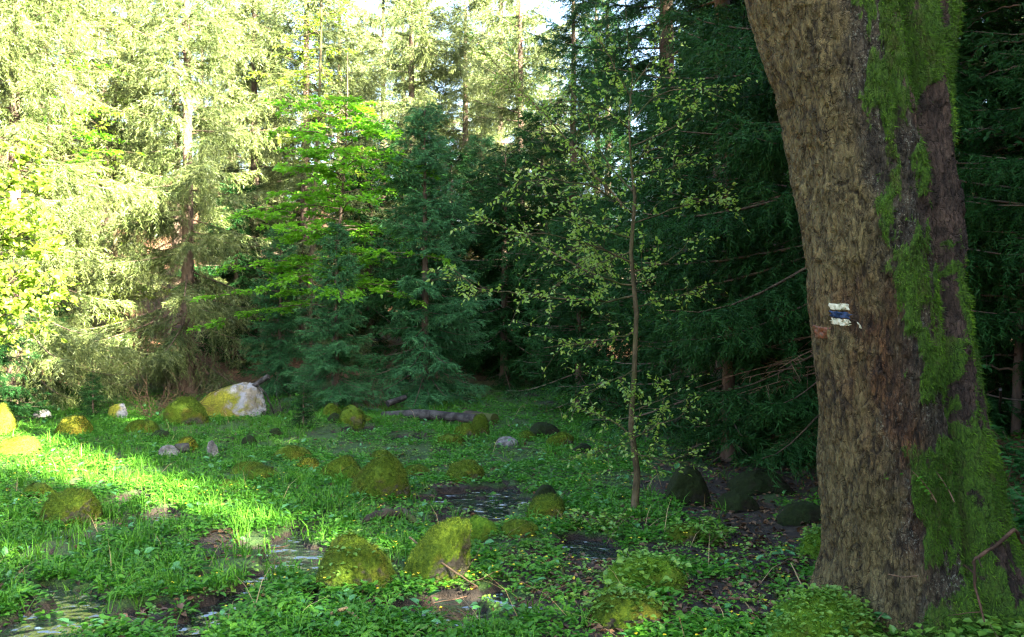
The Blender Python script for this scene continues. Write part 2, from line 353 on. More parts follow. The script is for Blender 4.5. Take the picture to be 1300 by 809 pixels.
greyb = k.mix(k.math('MULTIPLY', k.ramp(spk, .54, .62), k.ramp(pat, .42, .58)), greyb, (.22, .235, .18))
pink = k.mix(k.ramp(mid, .35, .65), (.014, .010, .007), (.092, .062, .044))
rx_ = k.math('ADD', k.attr('side'), k.math('MULTIPLY', k.math('SUBTRACT', broad, .5), .55))
c = k.mix(k.ramp(rx_, .20, .36), tan, greyb); c = k.mix(k.ramp(rx_, .58, .70), c, pink)
rust = k.math('MULTIPLY', k.attr('rust'), k.ramp(mid, .30, .62)); c = k.mix(rust, c, k.mix(k.ramp(fine, .35, .65), (.032, .015, .006), (.105, .052, .018)))
vo = k.n('ShaderNodeTexVoronoi', feature='DISTANCE_TO_EDGE'); vo.inputs['Scale'].default_value = 34; vo.inputs['Randomness'].default_value = 1.0
dv = k.n('ShaderNodeVectorMath', operation='MULTIPLY_ADD'); nz_ = k.n('ShaderNodeTexNoise'); nz_.inputs['Scale'].default_value = 11; nz_.inputs['Detail'].default_value = 4; k.l(v, nz_.inputs['Vector']); k.l(nz_.outputs['Color'], dv.inputs[0]); dv.inputs[1].default_value = (.10, .10, .05); k.l(k.coord((1, 1, .20)), dv.inputs[2]); k.l(dv.outputs[0], vo.inputs['Vector'])
vc = k.n('ShaderNodeTexVoronoi', feature='F1'); vc.inputs['Scale'].default_value = 34; k.l(dv.outputs[0], vc.inputs['Vector'])
crack = k.ramp(vo.outputs['Distance'], .0, .07); flake = k.ramp(vc.outputs['Color'], 0, 1, .80, 1.22)
sc_ = k.n('ShaderNodeVectorMath', operation='SCALE'); k.l(c, sc_.inputs[0]); k.l(flake, sc_.inputs['Scale']); c = sc_.outputs[0]
c = k.mix(k.math('MULTIPLY', k.math('SUBTRACT', 1.0, crack), k.ramp(pat, .45, .60, .0, .8)), c, k.mix(.6, c, (.010, .008, .006)))  # plate edges painted darker to stand in for weak crevice shade
c = k.mix(k.ramp(k.math('MULTIPLY', k.attr('furrow'), k.ramp(mid, .35, .6)), .15, .9), c, k.mix(.7, c, (.012, .010, .007)))     # bark cracks darkened in colour in place of crevice shade
mossc = k.mix(k.ramp(spk, .3, .7), (.018, .050, .004), (.060, .135, .008)); mossc = k.mix(k.ramp(mid, .5, .7, 0, .7), mossc, (.050, .045, .012))
mf = k.ramp(k.math('ADD', k.attr('moss'), k.math('MULTIPLY', k.math('SUBTRACT', spk, .5), 1.1)), .28, .60)
c = k.mix(mf, c, mossc); k.col(c); k.set(.85, .25)
k.bump(k.math('ADD', fine, k.math('ADD', mid, k.math('ADD', k.math('MULTIPLY', spk, .5), k.math('MULTIPLY', crack, .5)))), 1.0, .035)
zt = TV[:, 2]; pyv = 404.5 - (zt - CAMZ) / TY * F
rust = np.exp(-((TRX - .24) / .22) ** 2) * sstep(330, 380, pyv) * sstep(640, 470, pyv) + .7 * np.exp(-((TRX - .33) / .10) ** 2) * sstep(480, 560, pyv) * sstep(760, 640, pyv)
maple = empty('maple_tree', (0, 0, 0)); tag(maple, 'massive old maple trunk with rough bark, green moss and a painted trail mark', 'tree')
trunk = build('trunk', TV, [tq], k.m, maple, {'moss': TM, 'side': TRX, 'furrow': 1 - TRI, 'rust': np.clip(rust, 0, 1)})
# crown far above the frame: limbs and leaf sprays
rng = np.random.default_rng(5); lb = MB(); lf = MB()
for sx, sy, ex, ey, ez, r in ((1.35, 4.5, -.6, 5.2, 8.5, .27), (2.05, 4.55, 2.9, 4.2, 9.5, .22)):
    t = np.linspace(0, 1, 9)[:, None]; a0 = np.array([sx, sy, 3.3]); a1 = np.array([ex, ey, ez]); P = a0 + (a1 - a0) * t + np.array([.15, .1, 0]) * np.sin(t * 5)
    lb.tube(P, np.linspace(r, r * .35, 9), 14)
    for q in range(12):
        u = rng.uniform(.35, 1); b = a0 + (a1 - a0) * u; az = rng.uniform(0, 6.28); Ln = rng.uniform(1.2, 2.6)
        e = b + np.array([math.cos(az), math.sin(az), .5]) * Ln; tt = np.linspace(0, 1, 5)[:, None]; lb.tube(b + (e - b) * tt, np.linspace(.06, .012, 5), 6)
        nl = 130; w = rng.uniform(.3, 1.05, nl)[:, None]; pp = b + (e - b) * w + rng.normal(0, .28, (nl, 3)); dd = rng.normal(0, 1, (nl, 3)) * [1, 1, .4]
        lf.leaves(pp, dd, np.tile([0, 0, 1.0], (nl, 1)) + rng.normal(0, .3, (nl, 3)), .10, .09, rng.random(nl))
lb.obj('limb', M_bark_sp, maple); lf.obj('crown', M_beech, maple)
# moss fronds growing from the mossy bark
pw = TM ** 1.6 * (TM > .2) * (np.sin(TH.ravel()) < .35); sel = rng.choice(len(TM), 30000, p=pw / pw.sum())
thj = TH.ravel()[sel] + rng.normal(0, .012, len(sel)); zj = ZZ.ravel()[sel] + rng.normal(0, .006, len(sel)); pp = trunk_surf(thj, zj)
nrm = np.stack([np.cos(thj), np.sin(thj), thj * 0], -1); dd = unit(nrm + np.array([0, 0, -.5]) + rng.normal(0, .55, (len(sel), 3)))
mm = MB(); sd = unit(np.cross(dd, rng.normal(0, 1, dd.shape))); mm.blades(pp - nrm * .004, dd, sd, rng.uniform(.012, .036, len(sel)), rng.uniform(.0015, .0035, len(sel)), np.clip(fbm(pp * 6, 2, 8) * 1.6 - .4 + rng.normal(0, .15, len(sel)), 0, 1))
mm.obj('moss', leafmat('trunk_moss_fronds', (.022, .070, .004), (.105, .225, .012), .25, None, .7, .2), maple)
# trail blaze: find the bark under each paint edge and lay a thin paint skin on it
PXs = 650 + TV[:, 0] / TV[:, 1] * F; PYs = 404.5 + (CAMZ - TV[:, 2]) / TV[:, 1] * F; fr = np.sin(TH.ravel()) < .1
def bark_at(px, py):
    dd = (PXs - px) ** 2 + (PYs - py) ** 2 + (~fr) * 1e6; dd = np.where(TV[:, 1] < TY, dd, dd + 1e6); i = int(np.argmin(dd)); return TH.ravel()[i], ZZ.ravel()[i]
def paint(name, corners, mat, parent, nu=26, nv=16, off=.004, rag=.06):
    (t00, z00), (t10, z10), (t11, z11), (t01, z01) = [bark_at(*q) for q in corners]
    u, v_ = np.meshgrid(np.linspace(0, 1, nu), np.linspace(0, 1, nv)); r2 = np.random.default_rng(len(name) + int(corners[0][1]))
    eu = np.interp(np.linspace(0, 1, nv), np.linspace(0, 1, 7), r2.normal(0, rag, 7))[:, None]; ev = np.interp(np.linspace(0, 1, nu), np.linspace(0, 1, 9), r2.normal(0, rag, 9))[None]
    u2 = u + eu * np.abs(u * 2 - 1); v2 = v_ + ev * np.abs(v_ * 2 - 1)
    tt = (1 - v2) * ((1 - u2) * t00 + u2 * t10) + v2 * ((1 - u2) * t01 + u2 * t11); zz_ = (1 - v2) * ((1 - u2) * z00 + u2 * z10) + v2 * ((1 - u2) * z01 + u2 * z11)
    q = trunk_surf(tt, zz_); n_ = np.stack([np.cos(tt.ravel()), np.sin(tt.ravel()), tt.ravel() * 0], -1)
    edge = np.minimum(np.minimum(u, 1 - u), np.minimum(v_, 1 - v_)).ravel(); V = q + n_ * np.where(edge > 0.001, off, -.003)[:, None]
    i_ = np.arange(nv - 1)[:, None] * nu + np.arange(nu - 1)[None]
    o = build(name, V, [np.stack([i_, i_ + 1, i_ + nu + 1, i_ + nu], -1).reshape(-1, 4)], mat, parent); return o
def paintmat(name, c1, c2, lo, hi):
    k = NT(name); v = k.coord(); a = k.noise(v, 95, 4, .7); k.col(k.mix(k.ramp(a, lo, hi), c1, c2)); k.set(.6, .35); k.bump(a, .6, .004); return k.m
M_pw = paintmat('chipped_white_paint', (.40, .42, .30), (.14, .12, .06), .52, .62); M_pb = paintmat('dark_blue_paint', (.006, .026, .075), (.012, .030, .06), .5, .7); M_pr = paintmat('rust_paint', (.105, .034, .012), (.055, .032, .014), .45, .6)
blaze = paint('trail_blaze', [(1052, 385), (1078, 386.5), (1079, 394), (1054, 393)], M_pw, trunk); blaze['label'] = 'upper white stripe of the painted trail mark'
st = paint('stripe', [(1054, 394.5), (1080, 396.5), (1080.5, 405), (1055, 403.5)], M_pb, trunk); st['label'] = 'dark blue middle stripe of the trail mark'
st = paint('stripe', [(1055, 404.5), (1080, 407), (1080.5, 415), (1055.5, 412)], M_pw, trunk); st['label'] = 'chipped lower white stripe of the trail mark'
st = paint('paint_chip', [(1087, 409), (1092, 411), (1094, 419), (1091, 417)], M_pw, trunk, 8, 8)
st = paint('paint_patch', [(1029, 411), (1053, 415), (1053, 430), (1032, 429)], M_pr, trunk, 26, 16, .004, .03); st['label'] = 'old rust coloured paint patch'

# ------------------------------------------------------------------ spruces
def spruce_mesh(seed, H, cb, Lmax, dens=1.0, dead=0, upper=.55, twl=1.0, hang=.5, thin=1.0, bl=1.0):
    rng = np.random.default_rng(seed); wood = MB(); nee = MB(); deads = []
    r0 = .010 * H + .03; n = 14; zz = np.linspace(-.3, H, n); wob = np.cumsum(rng.normal(0, .012, (n, 2)), 0) * (H / 12)
    wob -= wob[1]; P = np.stack([wob[:, 0], wob[:, 1], zz], -1)
    wood.tube(P, r0 * np.maximum(1 - np.maximum(zz, 0) / H, .03) ** .85 * np.where(zz < .1, 1.25, 1), 14)
    S = []; D = []; LN = []; GA = []; TT = []
    z = cb
    while z < H - .1:
        t = (z - cb) / (H - cb); step = (.26 if H > 8 else .17) * (1.15 - .5 * t) / dens
        for b in range(int(rng.integers(3, 6))):
            zb = z + rng.uniform(-.5, .5) * step; az = rng.uniform(0, 2 * math.pi)
            L = (Lmax * (1 - t) ** .72 * rng.uniform(.62, 1.12) * (0.75 + .25 * sstep(0, .12, t)) + .10)
            el = -.38 + (upper + .38) * t ** .8 + rng.normal(0, .08); sag = .30 * (1 - t) * L; m = 7
            u = np.linspace(0, 1, m); h = np.array([math.cos(az), math.sin(az)]); side = np.array([-h[1], h[0], 0])
            bow = rng.normal(0, .06) * L
            cx, cyy = np.interp(zb, zz, P[:, 0]), np.interp(zb, zz, P[:, 1])
            B = np.stack([cx + h[0] * L * u + side[0] * bow * u * u, cyy + h[1] * L * u + side[1] * bow * u * u, zb + L * el * u - sag * u ** 1.5 + .30 * L * u ** 3 * (1 - t)], -1)
            wood.tube(B, np.linspace(max(.006, .011 * L), .003, m), 3, cap=False)
            nb = max(7, int(L * 36 * thin)); uu = rng.uniform(.06 if L < 1.5 else .15, 1.0, nb); Bp = np.stack([np.interp(uu, u, B[:, q]) for q in range(3)], -1)
            tg = unit(np.stack([np.interp(uu, u, np.gradient(B[:, q])) for q in range(3)], -1))
            sg = rng.choice([-1, 1], nb)[:, None]; ang = np.radians(rng.uniform(35, 70, nb))[:, None]
            d = tg * np.cos(ang) + side * sg * np.sin(ang); dn = rng.uniform(0, 1, nb) ** 1.6 * hang; d[:, 2] -= dn * 1.3; d = unit(d)
            ln = twl * (.12 + .30 * L * (1 - uu) ** .8 * uu ** .3 + .05 * rng.random(nb)) * rng.uniform(.6, 1.2, nb); ln = np.minimum(ln, .62)
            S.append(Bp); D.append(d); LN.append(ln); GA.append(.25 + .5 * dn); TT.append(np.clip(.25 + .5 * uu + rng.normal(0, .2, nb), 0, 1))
            S.append(B[-2:-1]); D.append(unit(B[-1:] - B[-2:-1])); LN.append(np.array([np.linalg.norm(B[-1] - B[-2]) + .08])); GA.append(np.array([.1])); TT.append(np.array([.8]))
        z += step * .8
    S = np.concatenate(S); D = np.concatenate(D); LN = np.concatenate(LN); GA = np.concatenate(GA); TT = np.concatenate(TT)
    nbl = np.maximum(5, (LN / .0115).astype(int)); idx = np.repeat(np.arange(len(S)), nbl); off = np.concatenate([[0], np.cumsum(nbl)[:-1]])
    w = (np.arange(len(idx)) - off[idx] + rng.uniform(0, 1, len(idx))) / nbl[idx]
    p = S[idx] + D[idx] * (LN[idx] * w)[:, None]; p[:, 2] -= GA[idx] * LN[idx] * w * w
    ax = D[idx].copy(); ax[:, 2] -= 2 * GA[idx] * w; ax = unit(ax)
    rnd = rng.normal(0, 1, p.shape); perp = unit(np.cross(ax, rnd)); perp[:, 2] *= .65
    d = unit(ax * rng.uniform(.55, 1.1, (len(idx), 1)) + perp * .75); sd = unit(np.cross(d, rng.normal(0, 1, p.shape)))
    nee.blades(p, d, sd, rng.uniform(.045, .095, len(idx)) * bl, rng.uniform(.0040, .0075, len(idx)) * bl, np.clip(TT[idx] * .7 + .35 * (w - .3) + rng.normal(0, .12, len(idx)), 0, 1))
    for q in range(dead):
        zb = rng.uniform(.5, max(cb, 1.2) + .4); az = rng.uniform(0, 6.28); L = rng.uniform(.7, 1.9); m = 8; u = np.linspace(0, 1, m); h = np.array([math.cos(az), math.sin(az), 0]); sdv = np.array([-h[1], h[0], 0])
        B = np.stack([[0, 0, zb]] * m) + h * (L * u)[:, None] + sdv * (rng.normal(0, .15) * u ** 2)[:, None]; B[:, 2] += L * (rng.uniform(-.25, .1) * u - .12 * u ** 2); db = MB(); db.tube(B, np.linspace(.011, .003, m), 5)
        for e in range(14):
            uu = rng.uniform(.25, .97); b0 = np.array([np.interp(uu, u, B[:, c_]) for c_ in range(3)]); dv = unit((h * .7 + sdv * rng.choice([-1, 1]) * .8 + np.array([0, 0, rng.uniform(-.7, .1)]))[None])[0]; l2 = rng.uniform(.12, .45) * (1.1 - uu + .3)
            kk = np.linspace(0, 1, 4)[:, None]; db.tube(b0 + dv * l2 * kk + np.array([0, 0, -.12 * l2]) * kk ** 2, np.linspace(.004, .0015, 4), 3, cap=False)
        deads.append(db)
    return wood, nee, deads
PROTO = {}
def proto(key, mat_n, mat_b, **kw):
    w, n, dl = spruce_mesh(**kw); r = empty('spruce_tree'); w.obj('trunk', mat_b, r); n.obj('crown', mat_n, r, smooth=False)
    for d in dl: d.obj('dead_branch', M_twig, r)
    PROTO[key] = [r, False]
def plant_tree(key, px, Y, label, rz=0.0, s=1.0, group=None, x=None):
    r, used = PROTO[key]; o = dup(r) if used else r; PROTO[key][1] = True
    X = (px - 650) / F * Y if x is None else x; g = on_ground(X, Y); o.location = (g[0], g[1], g[2] - .05); o.rotation_euler = (0, 0, rz); o.scale = (s, s, s)
    for kx in ('label', 'category', 'group'):
        if kx in o: del o[kx]
    return tag(o, label, 'tree', group)
proto('edge', M_needle_sunlit, M_bark_sp, seed=1, H=10.8, cb=.6, Lmax=2.5, dens=.62, hang=1.0, twl=1.25, dead=3, thin=1.35)
proto('edge2', M_needle_sunlit, M_bark_sp, seed=2, H=11.8, cb=1.4, Lmax=2.3, dens=.60, hang=1.0, twl=1.25, dead=5, thin=1.35)
proto('dark', M_needle_shade, M_bark_dk, seed=3, H=13.5, cb=.6, Lmax=2.4, dens=.9, hang=.6, twl=1.1, dead=7)
proto('dark2', M_needle_shade, M_bark_dk, seed=4, H=14.5, cb=.55, Lmax=2.6, dens=.85, hang=.6, twl=1.1, dead=8)
proto('deep', M_needle_sunlit, M_bark_sp, seed=5, H=13, cb=1.6, Lmax=2.1, dens=.60, hang=.8, twl=1.2, thin=.8)
proto('young', M_needle_blue, M_bark_dk, seed=6, H=5.2, cb=.12, Lmax=1.35, dens=1.35, upper=.45, hang=.35, twl=.95)
proto('small', M_needle_shade, M_bark_dk, seed=7, H=3.2, cb=.10, Lmax=1.15, dens=1.0, upper=.5, hang=.35, twl=.95)
EDGE = 'spruces along the edge of the clearing'
plant_tree('edge', 238, 17.2, 'tall sunlit spruce behind the white-crusted boulder, its pale drooping boughs catching full sun', .4, 1.0, EDGE)
plant_tree('edge2', 88, 18.5, 'sunlit spruce with a pale bare lower trunk at the left, behind the yellow leafy shrub', 1.9, 1.0, EDGE)
plant_tree('edge', 20, 14.5, 'drooping spruce filling the upper left corner, above the yellow-green shrub', 2.6, .95, EDGE)
plant_tree('edge2', 133, 22, 'second pale-stemmed spruce just right of the bare white trunk on the leaf-covered slope', 4.1, 1.0, EDGE)
plant_tree('edge', 388, 20.5, 'tall spruce behind the bright green beech, its boughs bleached by sun', 3.7, 1.05, EDGE)
plant_tree('edge2', 322, 21.5, 'sunlit spruce between the boulder spruce and the green beech', 5.5, .95, EDGE)
plant_tree('edge2', 524, 23, 'tall spruce with its trunk showing right above the young spruce', 2.9, 1.0, EDGE)
plant_tree('edge', 487, 28.0, 'slender sunlit spruce standing in the white sky gap at the top', .3, 1.1, EDGE)
plant_tree('edge', 592, 23.5, 'sunlit spruce just right of the sky gap, above the dark hollow', 1.1, 1.0, EDGE)
plant_tree('edge', 660, 21, 'sunlit spruce behind the slanting limb of the thin sapling', 5.2, .98, EDGE)
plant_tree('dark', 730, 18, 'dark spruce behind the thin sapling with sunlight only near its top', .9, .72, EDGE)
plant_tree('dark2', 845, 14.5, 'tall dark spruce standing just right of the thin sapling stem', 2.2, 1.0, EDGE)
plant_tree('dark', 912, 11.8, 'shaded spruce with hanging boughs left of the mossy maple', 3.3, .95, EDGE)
plant_tree('dark2', 1080, 8.4, 'near dark spruce with bare dead branches reaching out beside the mossy maple', 4.6, .92, EDGE)
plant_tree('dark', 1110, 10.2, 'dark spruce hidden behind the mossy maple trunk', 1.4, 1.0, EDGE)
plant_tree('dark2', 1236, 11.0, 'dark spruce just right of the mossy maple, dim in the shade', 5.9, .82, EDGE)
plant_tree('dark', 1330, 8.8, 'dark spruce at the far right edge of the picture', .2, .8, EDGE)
plant_tree('dark', 1010, 15.5, 'shaded spruce deep behind the dead branches, farther than its neighbours', 2.0, .62, EDGE)
plant_tree('dark2', 890, 19, 'dark spruce under the small white sky gap at the top', 1.0, .72, EDGE)
plant_tree('young', 540, 15.4, 'young blue-green spruce with tiered boughs behind the grey log', .6, 1.0, 'young spruces')
plant_tree('small', 735, 14.0, 'low bushy dark spruce left of the thin sapling, skirts touching the ground', .3, 1.0, 'young spruces')
plant_tree('small', 640, 18.0, 'half-grown dark spruce in the hollow between young spruce and sapling', 2.3, 1.5, 'young spruces')
plant_tree('young', 428, 14.5, 'shaded young spruce under the bright green beech', 3.0, .60, 'young spruces')
plant_tree('young', 355, 16.8, 'young spruce right of the white-crusted boulder', 4.4, .62, 'young spruces')
plant_tree('small', 60, 15.0, 'bushy young spruce under the yellow leafy shrub at the left', 1.2, .62, 'young spruces')
plant_tree('small', -8, 12.5, 'small spruce cut by the left edge, tips lit yellow', 1.2, .60, 'young spruces')
plant_tree('small', 385, 12.0, 'knee-high grey-green spruce seedling standing in the herbs', 4.2, .20, 'spruce seedlings')
plant_tree('small', 118, 13.3, 'dark spruce seedling behind the yellow mossy rock', 5.2, .22, 'spruce seedlings')
plant_tree('young', 610, 20.5, 'slim young spruce rising from the dark hollow', 5.0, 1.0, 'young spruces')
for px_, Y_, ky_, s_, lab_ in ((470, 21, 'small', 1.7, 'dark spruce in the hollow behind the left flank of the young spruce'), (575, 19.5, 'small', 1.5, 'dark spruce in the hollow behind the right flank of the young spruce'), (690, 19.5, 'small', 1.8, 'dark spruce behind the low bushy one, left of the sapling'),
                               (862, 12.6, 'small', 1.5, 'shaded spruce with low skirts just right of the sapling stem'), (925, 9.4, 'small', 1.3, 'shaded spruce with low hanging tips above the dark stream rocks'), (1236, 9.2, 'small', 1.5, 'low dark spruce directly right of the maple trunk'), (300, 19.8, 'small', 1.3, 'half-grown spruce in the shade behind the white-crusted boulder'), (1030, 12.5, 'small', 1.7, 'shaded spruce glimpsed left of the maple trunk')):
    plant_tree(ky_, px_, Y_, lab_, px_ * .7, s_, 'young spruces')
rng = np.random.default_rng(12)
for Yb, n, jit in ((27, 11, 1.2), (33, 12, 1.5), (40, 13, 1.5), (49, 13, 2)):
    for q in range(n):
        px = -150 + 1500 * (q + .5 + rng.uniform(-.3, .3)) / n
        if abs(px - 478) < 26 and Yb < 45 or abs(px - 868) < 34: continue
        plant_tree('deep' if px < 760 else ('dark' if q % 2 else 'dark2'), px, Yb + rng.uniform(-jit, jit), 'spruce standing deep in the forest behind the clearing edge', rng.uniform(0, 6.28), rng.uniform(.9, 1.12) * (1 if px < 760 else .95), 'spruces deep in the forest')
# the wood on the sunny side, beside and behind the viewpoint, that throws its shade over the clearing
for X, Yq, s_, ky in ((9.5, 4.8, 1.05, 'dark'), (11.5, 7.5, 1.1, 'dark2'), (8.0, 2.6, .95, 'dark'), (12.5, 2.5, 1.1, 'dark2'), (10.0, .4, 1.1, 'dark'), (7.2, -.6, .74, 'dark'), (12.5, -1.5, .9, 'dark2'),
                      (9.3, -3.0, .78, 'dark'), (6.8, -3.6, .66, 'dark2'), (11.2, -5.0, .86, 'dark'), (4.8, -4.4, .58, 'dark'), (7.8, -6.4, .74, 'dark'), (5.6, -7.2, .70, 'dark2'), (3.3, -6.4, .6, 'dark'), (1.6, -5.6, .48, 'dark'),
                      (9.8, -8.2, .85, 'dark2'), (3.2, -9.0, .7, 'dark'), (13.5, 9.8, 1.1, 'dark'), (7.0, 8.3, .95, 'dark'), (14.8, 5.6, 1.15, 'dark'), (6.6, 1.2, .85, 'dark2'), (9.0, 1.4, 1.0, 'dark'), (7.4, 4.2, .8, 'dark2'), (5.0, 4.3, .72, 'dark'), (5.0, 6.3, .68, 'dark2'), (4.4, 2.2, .40, 'dark'), (6.0, 2.9, .8, 'dark'), (6.2, 5.4, .75, 'dark2'), (4.9, -1.2, .56, 'dark'), (3.6, -2.6, .5, 'dark2'), (5.6, .2, .48, 'dark')):
    plant_tree(ky, 0, Yq, 'spruce of the shady wood on the right, outside the view', X * 2.1, s_, 'spruces of the shady wood', x=X)

# ------------------------------------------------------------------ broadleaf trees
def grow(limbs, rng, sec_per_m, sec_len, leaf_per_m, flat=.7, leafL=.05, leafW=.03, up=.1, start=.25, clump=1, wood=None, leafs=None, hang=0.0, tri=True):
    """limbs: list of (points, r0, r1); secondaries and leaves spring from them"""
    wood = wood or MB(); leafs = leafs or MB()
    for P, r0, r1 in limbs:
        P = np.asarray(P, float); n = max(6, len(P) * 3); s = np.linspace(0, 1, len(P)); si = np.linspace(0, 1, n)
        Q = np.stack([np.interp(si, s, P[:, c]) for c in range(3)], -1)
        Qs = Q.copy(); Qs[1:-1] = (Q[:-2] + 2 * Q[1:-1] + Q[2:]) / 4; Q = Qs; Q[1:-1] += rng.normal(0, .006, (n - 2, 3))
        wood.tube(Q, np.linspace(r0, r1, n), 7 if r0 > .015 else 5)
        Lt = np.linalg.norm(np.diff(Q, axis=0), axis=1).sum()
        for b in range(max(2, int(Lt * sec_per_m))):
            u = rng.uniform(start, 1); b0 = np.array([np.interp(u, si, Q[:, c]) for c in range(3)]); i = min(int(u * (n - 1)), n - 2); tg = unit((Q[i + 1] - Q[i])[None])[0]
            sv = np.cross(tg, [0, 0, 1.0]); sv = unit(sv[None])[0] if np.linalg.norm(sv) > .2 else unit(np.array([[rng.normal(), rng.normal(), 0]]))[0]
            th_ = rng.uniform(0, 6.28) if abs(tg[2]) > .8 else 0
            lat = sv * math.cos(th_) + np.cross(sv, tg) * math.sin(th_)
            d = unit((tg * rng.uniform(.3, .9) + lat * rng.choice([-1, 1]) * rng.uniform(.5, 1) + np.array([0, 0, up + rng.normal(0, (1 - flat) * .6)]))[None])[0]
            L = sec_len * rng.uniform(.4, 1.2) * (1.15 - .5 * u); kk = np.linspace(0, 1, 5)[:, None]; B = b0 + d * L * kk + np.array([0, 0, -.15 * L]) * kk ** 2 + np.cumsum(rng.normal(0, .018 * L, (5, 3)), 0); B[0] = b0
            wood.tube(B, np.linspace(max(.0022, min(.006, r0 * .3)), .0012, 5), 3, cap=False)
            nl = max(3, int(L * leaf_per_m)); w = rng.uniform(.15, 1.02, nl); pp = np.stack([np.interp(w, kk[:, 0], B[:, c]) for c in range(3)], -1)
            fl = np.cross(d, [0, 0, 1.0]); ld = d * rng.uniform(.2, .9, (nl, 1)) + fl * rng.choice([-1, 1], (nl, 1)) * rng.uniform(.3, 1, (nl, 1)) + rng.normal(0, .25 + .4 * (1 - flat), (nl, 3)); ld[:, 2] -= hang
            nn = np.tile([0, 0, 1.0], (nl, 1)) + rng.normal(0, .2 + 1.0 * (1 - flat), (nl, 3))
            sc = rng.uniform(.6, 1.25, nl); leafs.leaves(pp + rng.normal(0, .012, (nl, 3)), ld, nn, leafL * sc, leafW * sc, np.clip(rng.normal(.45, .25, nl), 0, 1))
    return wood, leafs
def pxl(lst, Y): return [P3(a[0], a[1], Y + (a[2] if len(a) > 2 else 0)) for a in lst]
# thin sapling with opening leaves
rng = np.random.default_rng(33); gb = G(803, 650); YS = gb[1]
sap = empty('sapling_tree', (0, 0, 0)); tag(sap, 'thin sapling with sparse yellow-green opening leaves standing in front of the dark spruces', 'tree')
stem = MB(); sp = pxl([(803, 662), (806, 640), (809, 600), (801, 540), (805, 480), (808, 400), (801, 320), (806, 250), (801, 205), (798, 150), (803, 100), (796, 40), (793, -12)], YS)
stem.tube(sp, [.040, .031, .026, .022, .020, .018, .016, .013, .008, .006, .0035, .0025, .0015], 12)
limbs = []
for l_, r in (([(791, 263), (775, 243), (755, 225), (728, 185, .2), (680, 137, .4), (640, 90, .5), (612, 66, .6)], .012), ([(803, 376), (770, 383), (700, 378, -.3), (640, 372, -.4), (600, 366, -.5), (580, 345, -.5)], .009),
              ([(803, 362), (760, 352), (700, 320, .3), (650, 292, .5), (606, 276, .6)], .008), ([(803, 335), (755, 312, -.2), (700, 296, -.4), (650, 300, -.5)], .007), ([(803, 302), (760, 290, .2), (715, 268, .3)], .007),
              ([(803, 208), (825, 190), (852, 186)], .007), ([(803, 152), (830, 122), (870, 112), (932, 116)], .006), ([(803, 185), (850, 166, -.3), (886, 130, -.4)], .006), ([(803, 284), (850, 266, .2), (890, 256, .3), (925, 246, .3)], .006),
              ([(803, 242), (770, 208, .2), (742, 150, .3), (722, 108, .4)], .008), ([(802, 132), (780, 84), (760, 48)], .005), ([(802, 112), (830, 72), (843, 36)], .005), ([(804, 422), (760, 432, .2), (690, 442, .3)], .006),
              ([(804, 470), (780, 482, -.2), (738, 502, -.3)], .005), ([(805, 556), (778, 534), (740, 522)], .006), ([(805, 556), (835, 540), (880, 522)], .006), ([(805, 522), (830, 512, -.2), (858, 498, -.3)], .004),
              ([(804, 346), (850, 332, -.2), (880, 302, -.3)], .006), ([(803, 318), (770, 330, .5), (735, 350, .9)], .006), ([(803, 270), (760, 240, -.4), (700, 225, -.6), (660, 232, -.7)], .007), ([(803, 390), (840, 380, .3), (880, 372, .4)], .005),
              ([(803, 170), (775, 140, -.3), (735, 128, -.5), (700, 132, -.5)], .006), ([(803, 225), (840, 215, .4), (880, 205, .6)], .005), ([(805, 575), (840, 585, -.2), (868, 580, -.3)], .004), ([(805, 560), (770, 570, -.3), (742, 580, -.4)], .004)):
    limbs.append((pxl(l_, YS), r, .002))
w_, l_ = grow(limbs, rng, 22, .42, 38, .35, .034, .018, .10, .10, hang=.1)
stem.obj('trunk', M_bark_sap, sap); w_.obj('limb', M_bark_sap, sap); l_.obj('crown', M_bud, sap)
# bright green beech
def beech(name, label, px, Y, zlo, zhi, nl, Lr, mat, seed, lpm=34, leafL=.07, bias=None, H=None, bark=None, group=None):
    rng = np.random.default_rng(seed); root = empty(name); tag(root, label, 'tree', group); X = (px - 650) / F * Y; g = on_ground(X, Y); H = H or zhi + 1
    st = MB(); kk = np.linspace(0, 1, 9); P = np.stack([X + .12 * np.sin(kk * 4 + seed), Y + .1 * np.sin(kk * 3), g[2] - .1 + (H - g[2]) * kk], -1); st.tube(P, np.linspace(.040, .006, 9) * (H / 5) ** .7, 9)
    lim = []
    for q in range(nl):
        z = zlo + (zhi - zlo) * (q + rng.random()) / nl; az = rng.uniform(0, 6.28) if bias is None or rng.random() < .25 else bias + rng.normal(0, .7)
        L = rng.uniform(*Lr) * (1.15 - .55 * (z - zlo) / (zhi - zlo)); b0 = np.array([np.interp(z, P[:, 2], P[:, 0]), np.interp(z, P[:, 2], P[:, 1]), z]); u = np.linspace(0, 1, 5)[:, None]
        d = np.array([math.cos(az), math.sin(az), rng.uniform(.0, .45)]); lim.append((b0 + d * L * u + np.array([0, 0, -.22 * L]) * u ** 2, .012, .002))
    w, l = grow(lim, rng, 9, .5, lpm, .88, leafL, leafL * .62, .05, .18)
    st.obj('trunk', bark or M_bark_sap, root); w.obj('limb', bark or M_bark_sap, root); l.obj('crown', mat, root, smooth=True); return root
beech('beech_tree', 'vivid green young beech with flat layered leaf sprays left of the young spruce', 432, 15.3, 1.7, 5.1, 62, (.8, 2.0), M_beech, 4, 66, .072, bark=M_bark_dk)
beech('beech_tree', 'leafy understory beech with small lit leaves right of the bare white trunk', 150, 18.0, .8, 7.5, 44, (.6, 1.4), M_yellow, 9, 26, .06)
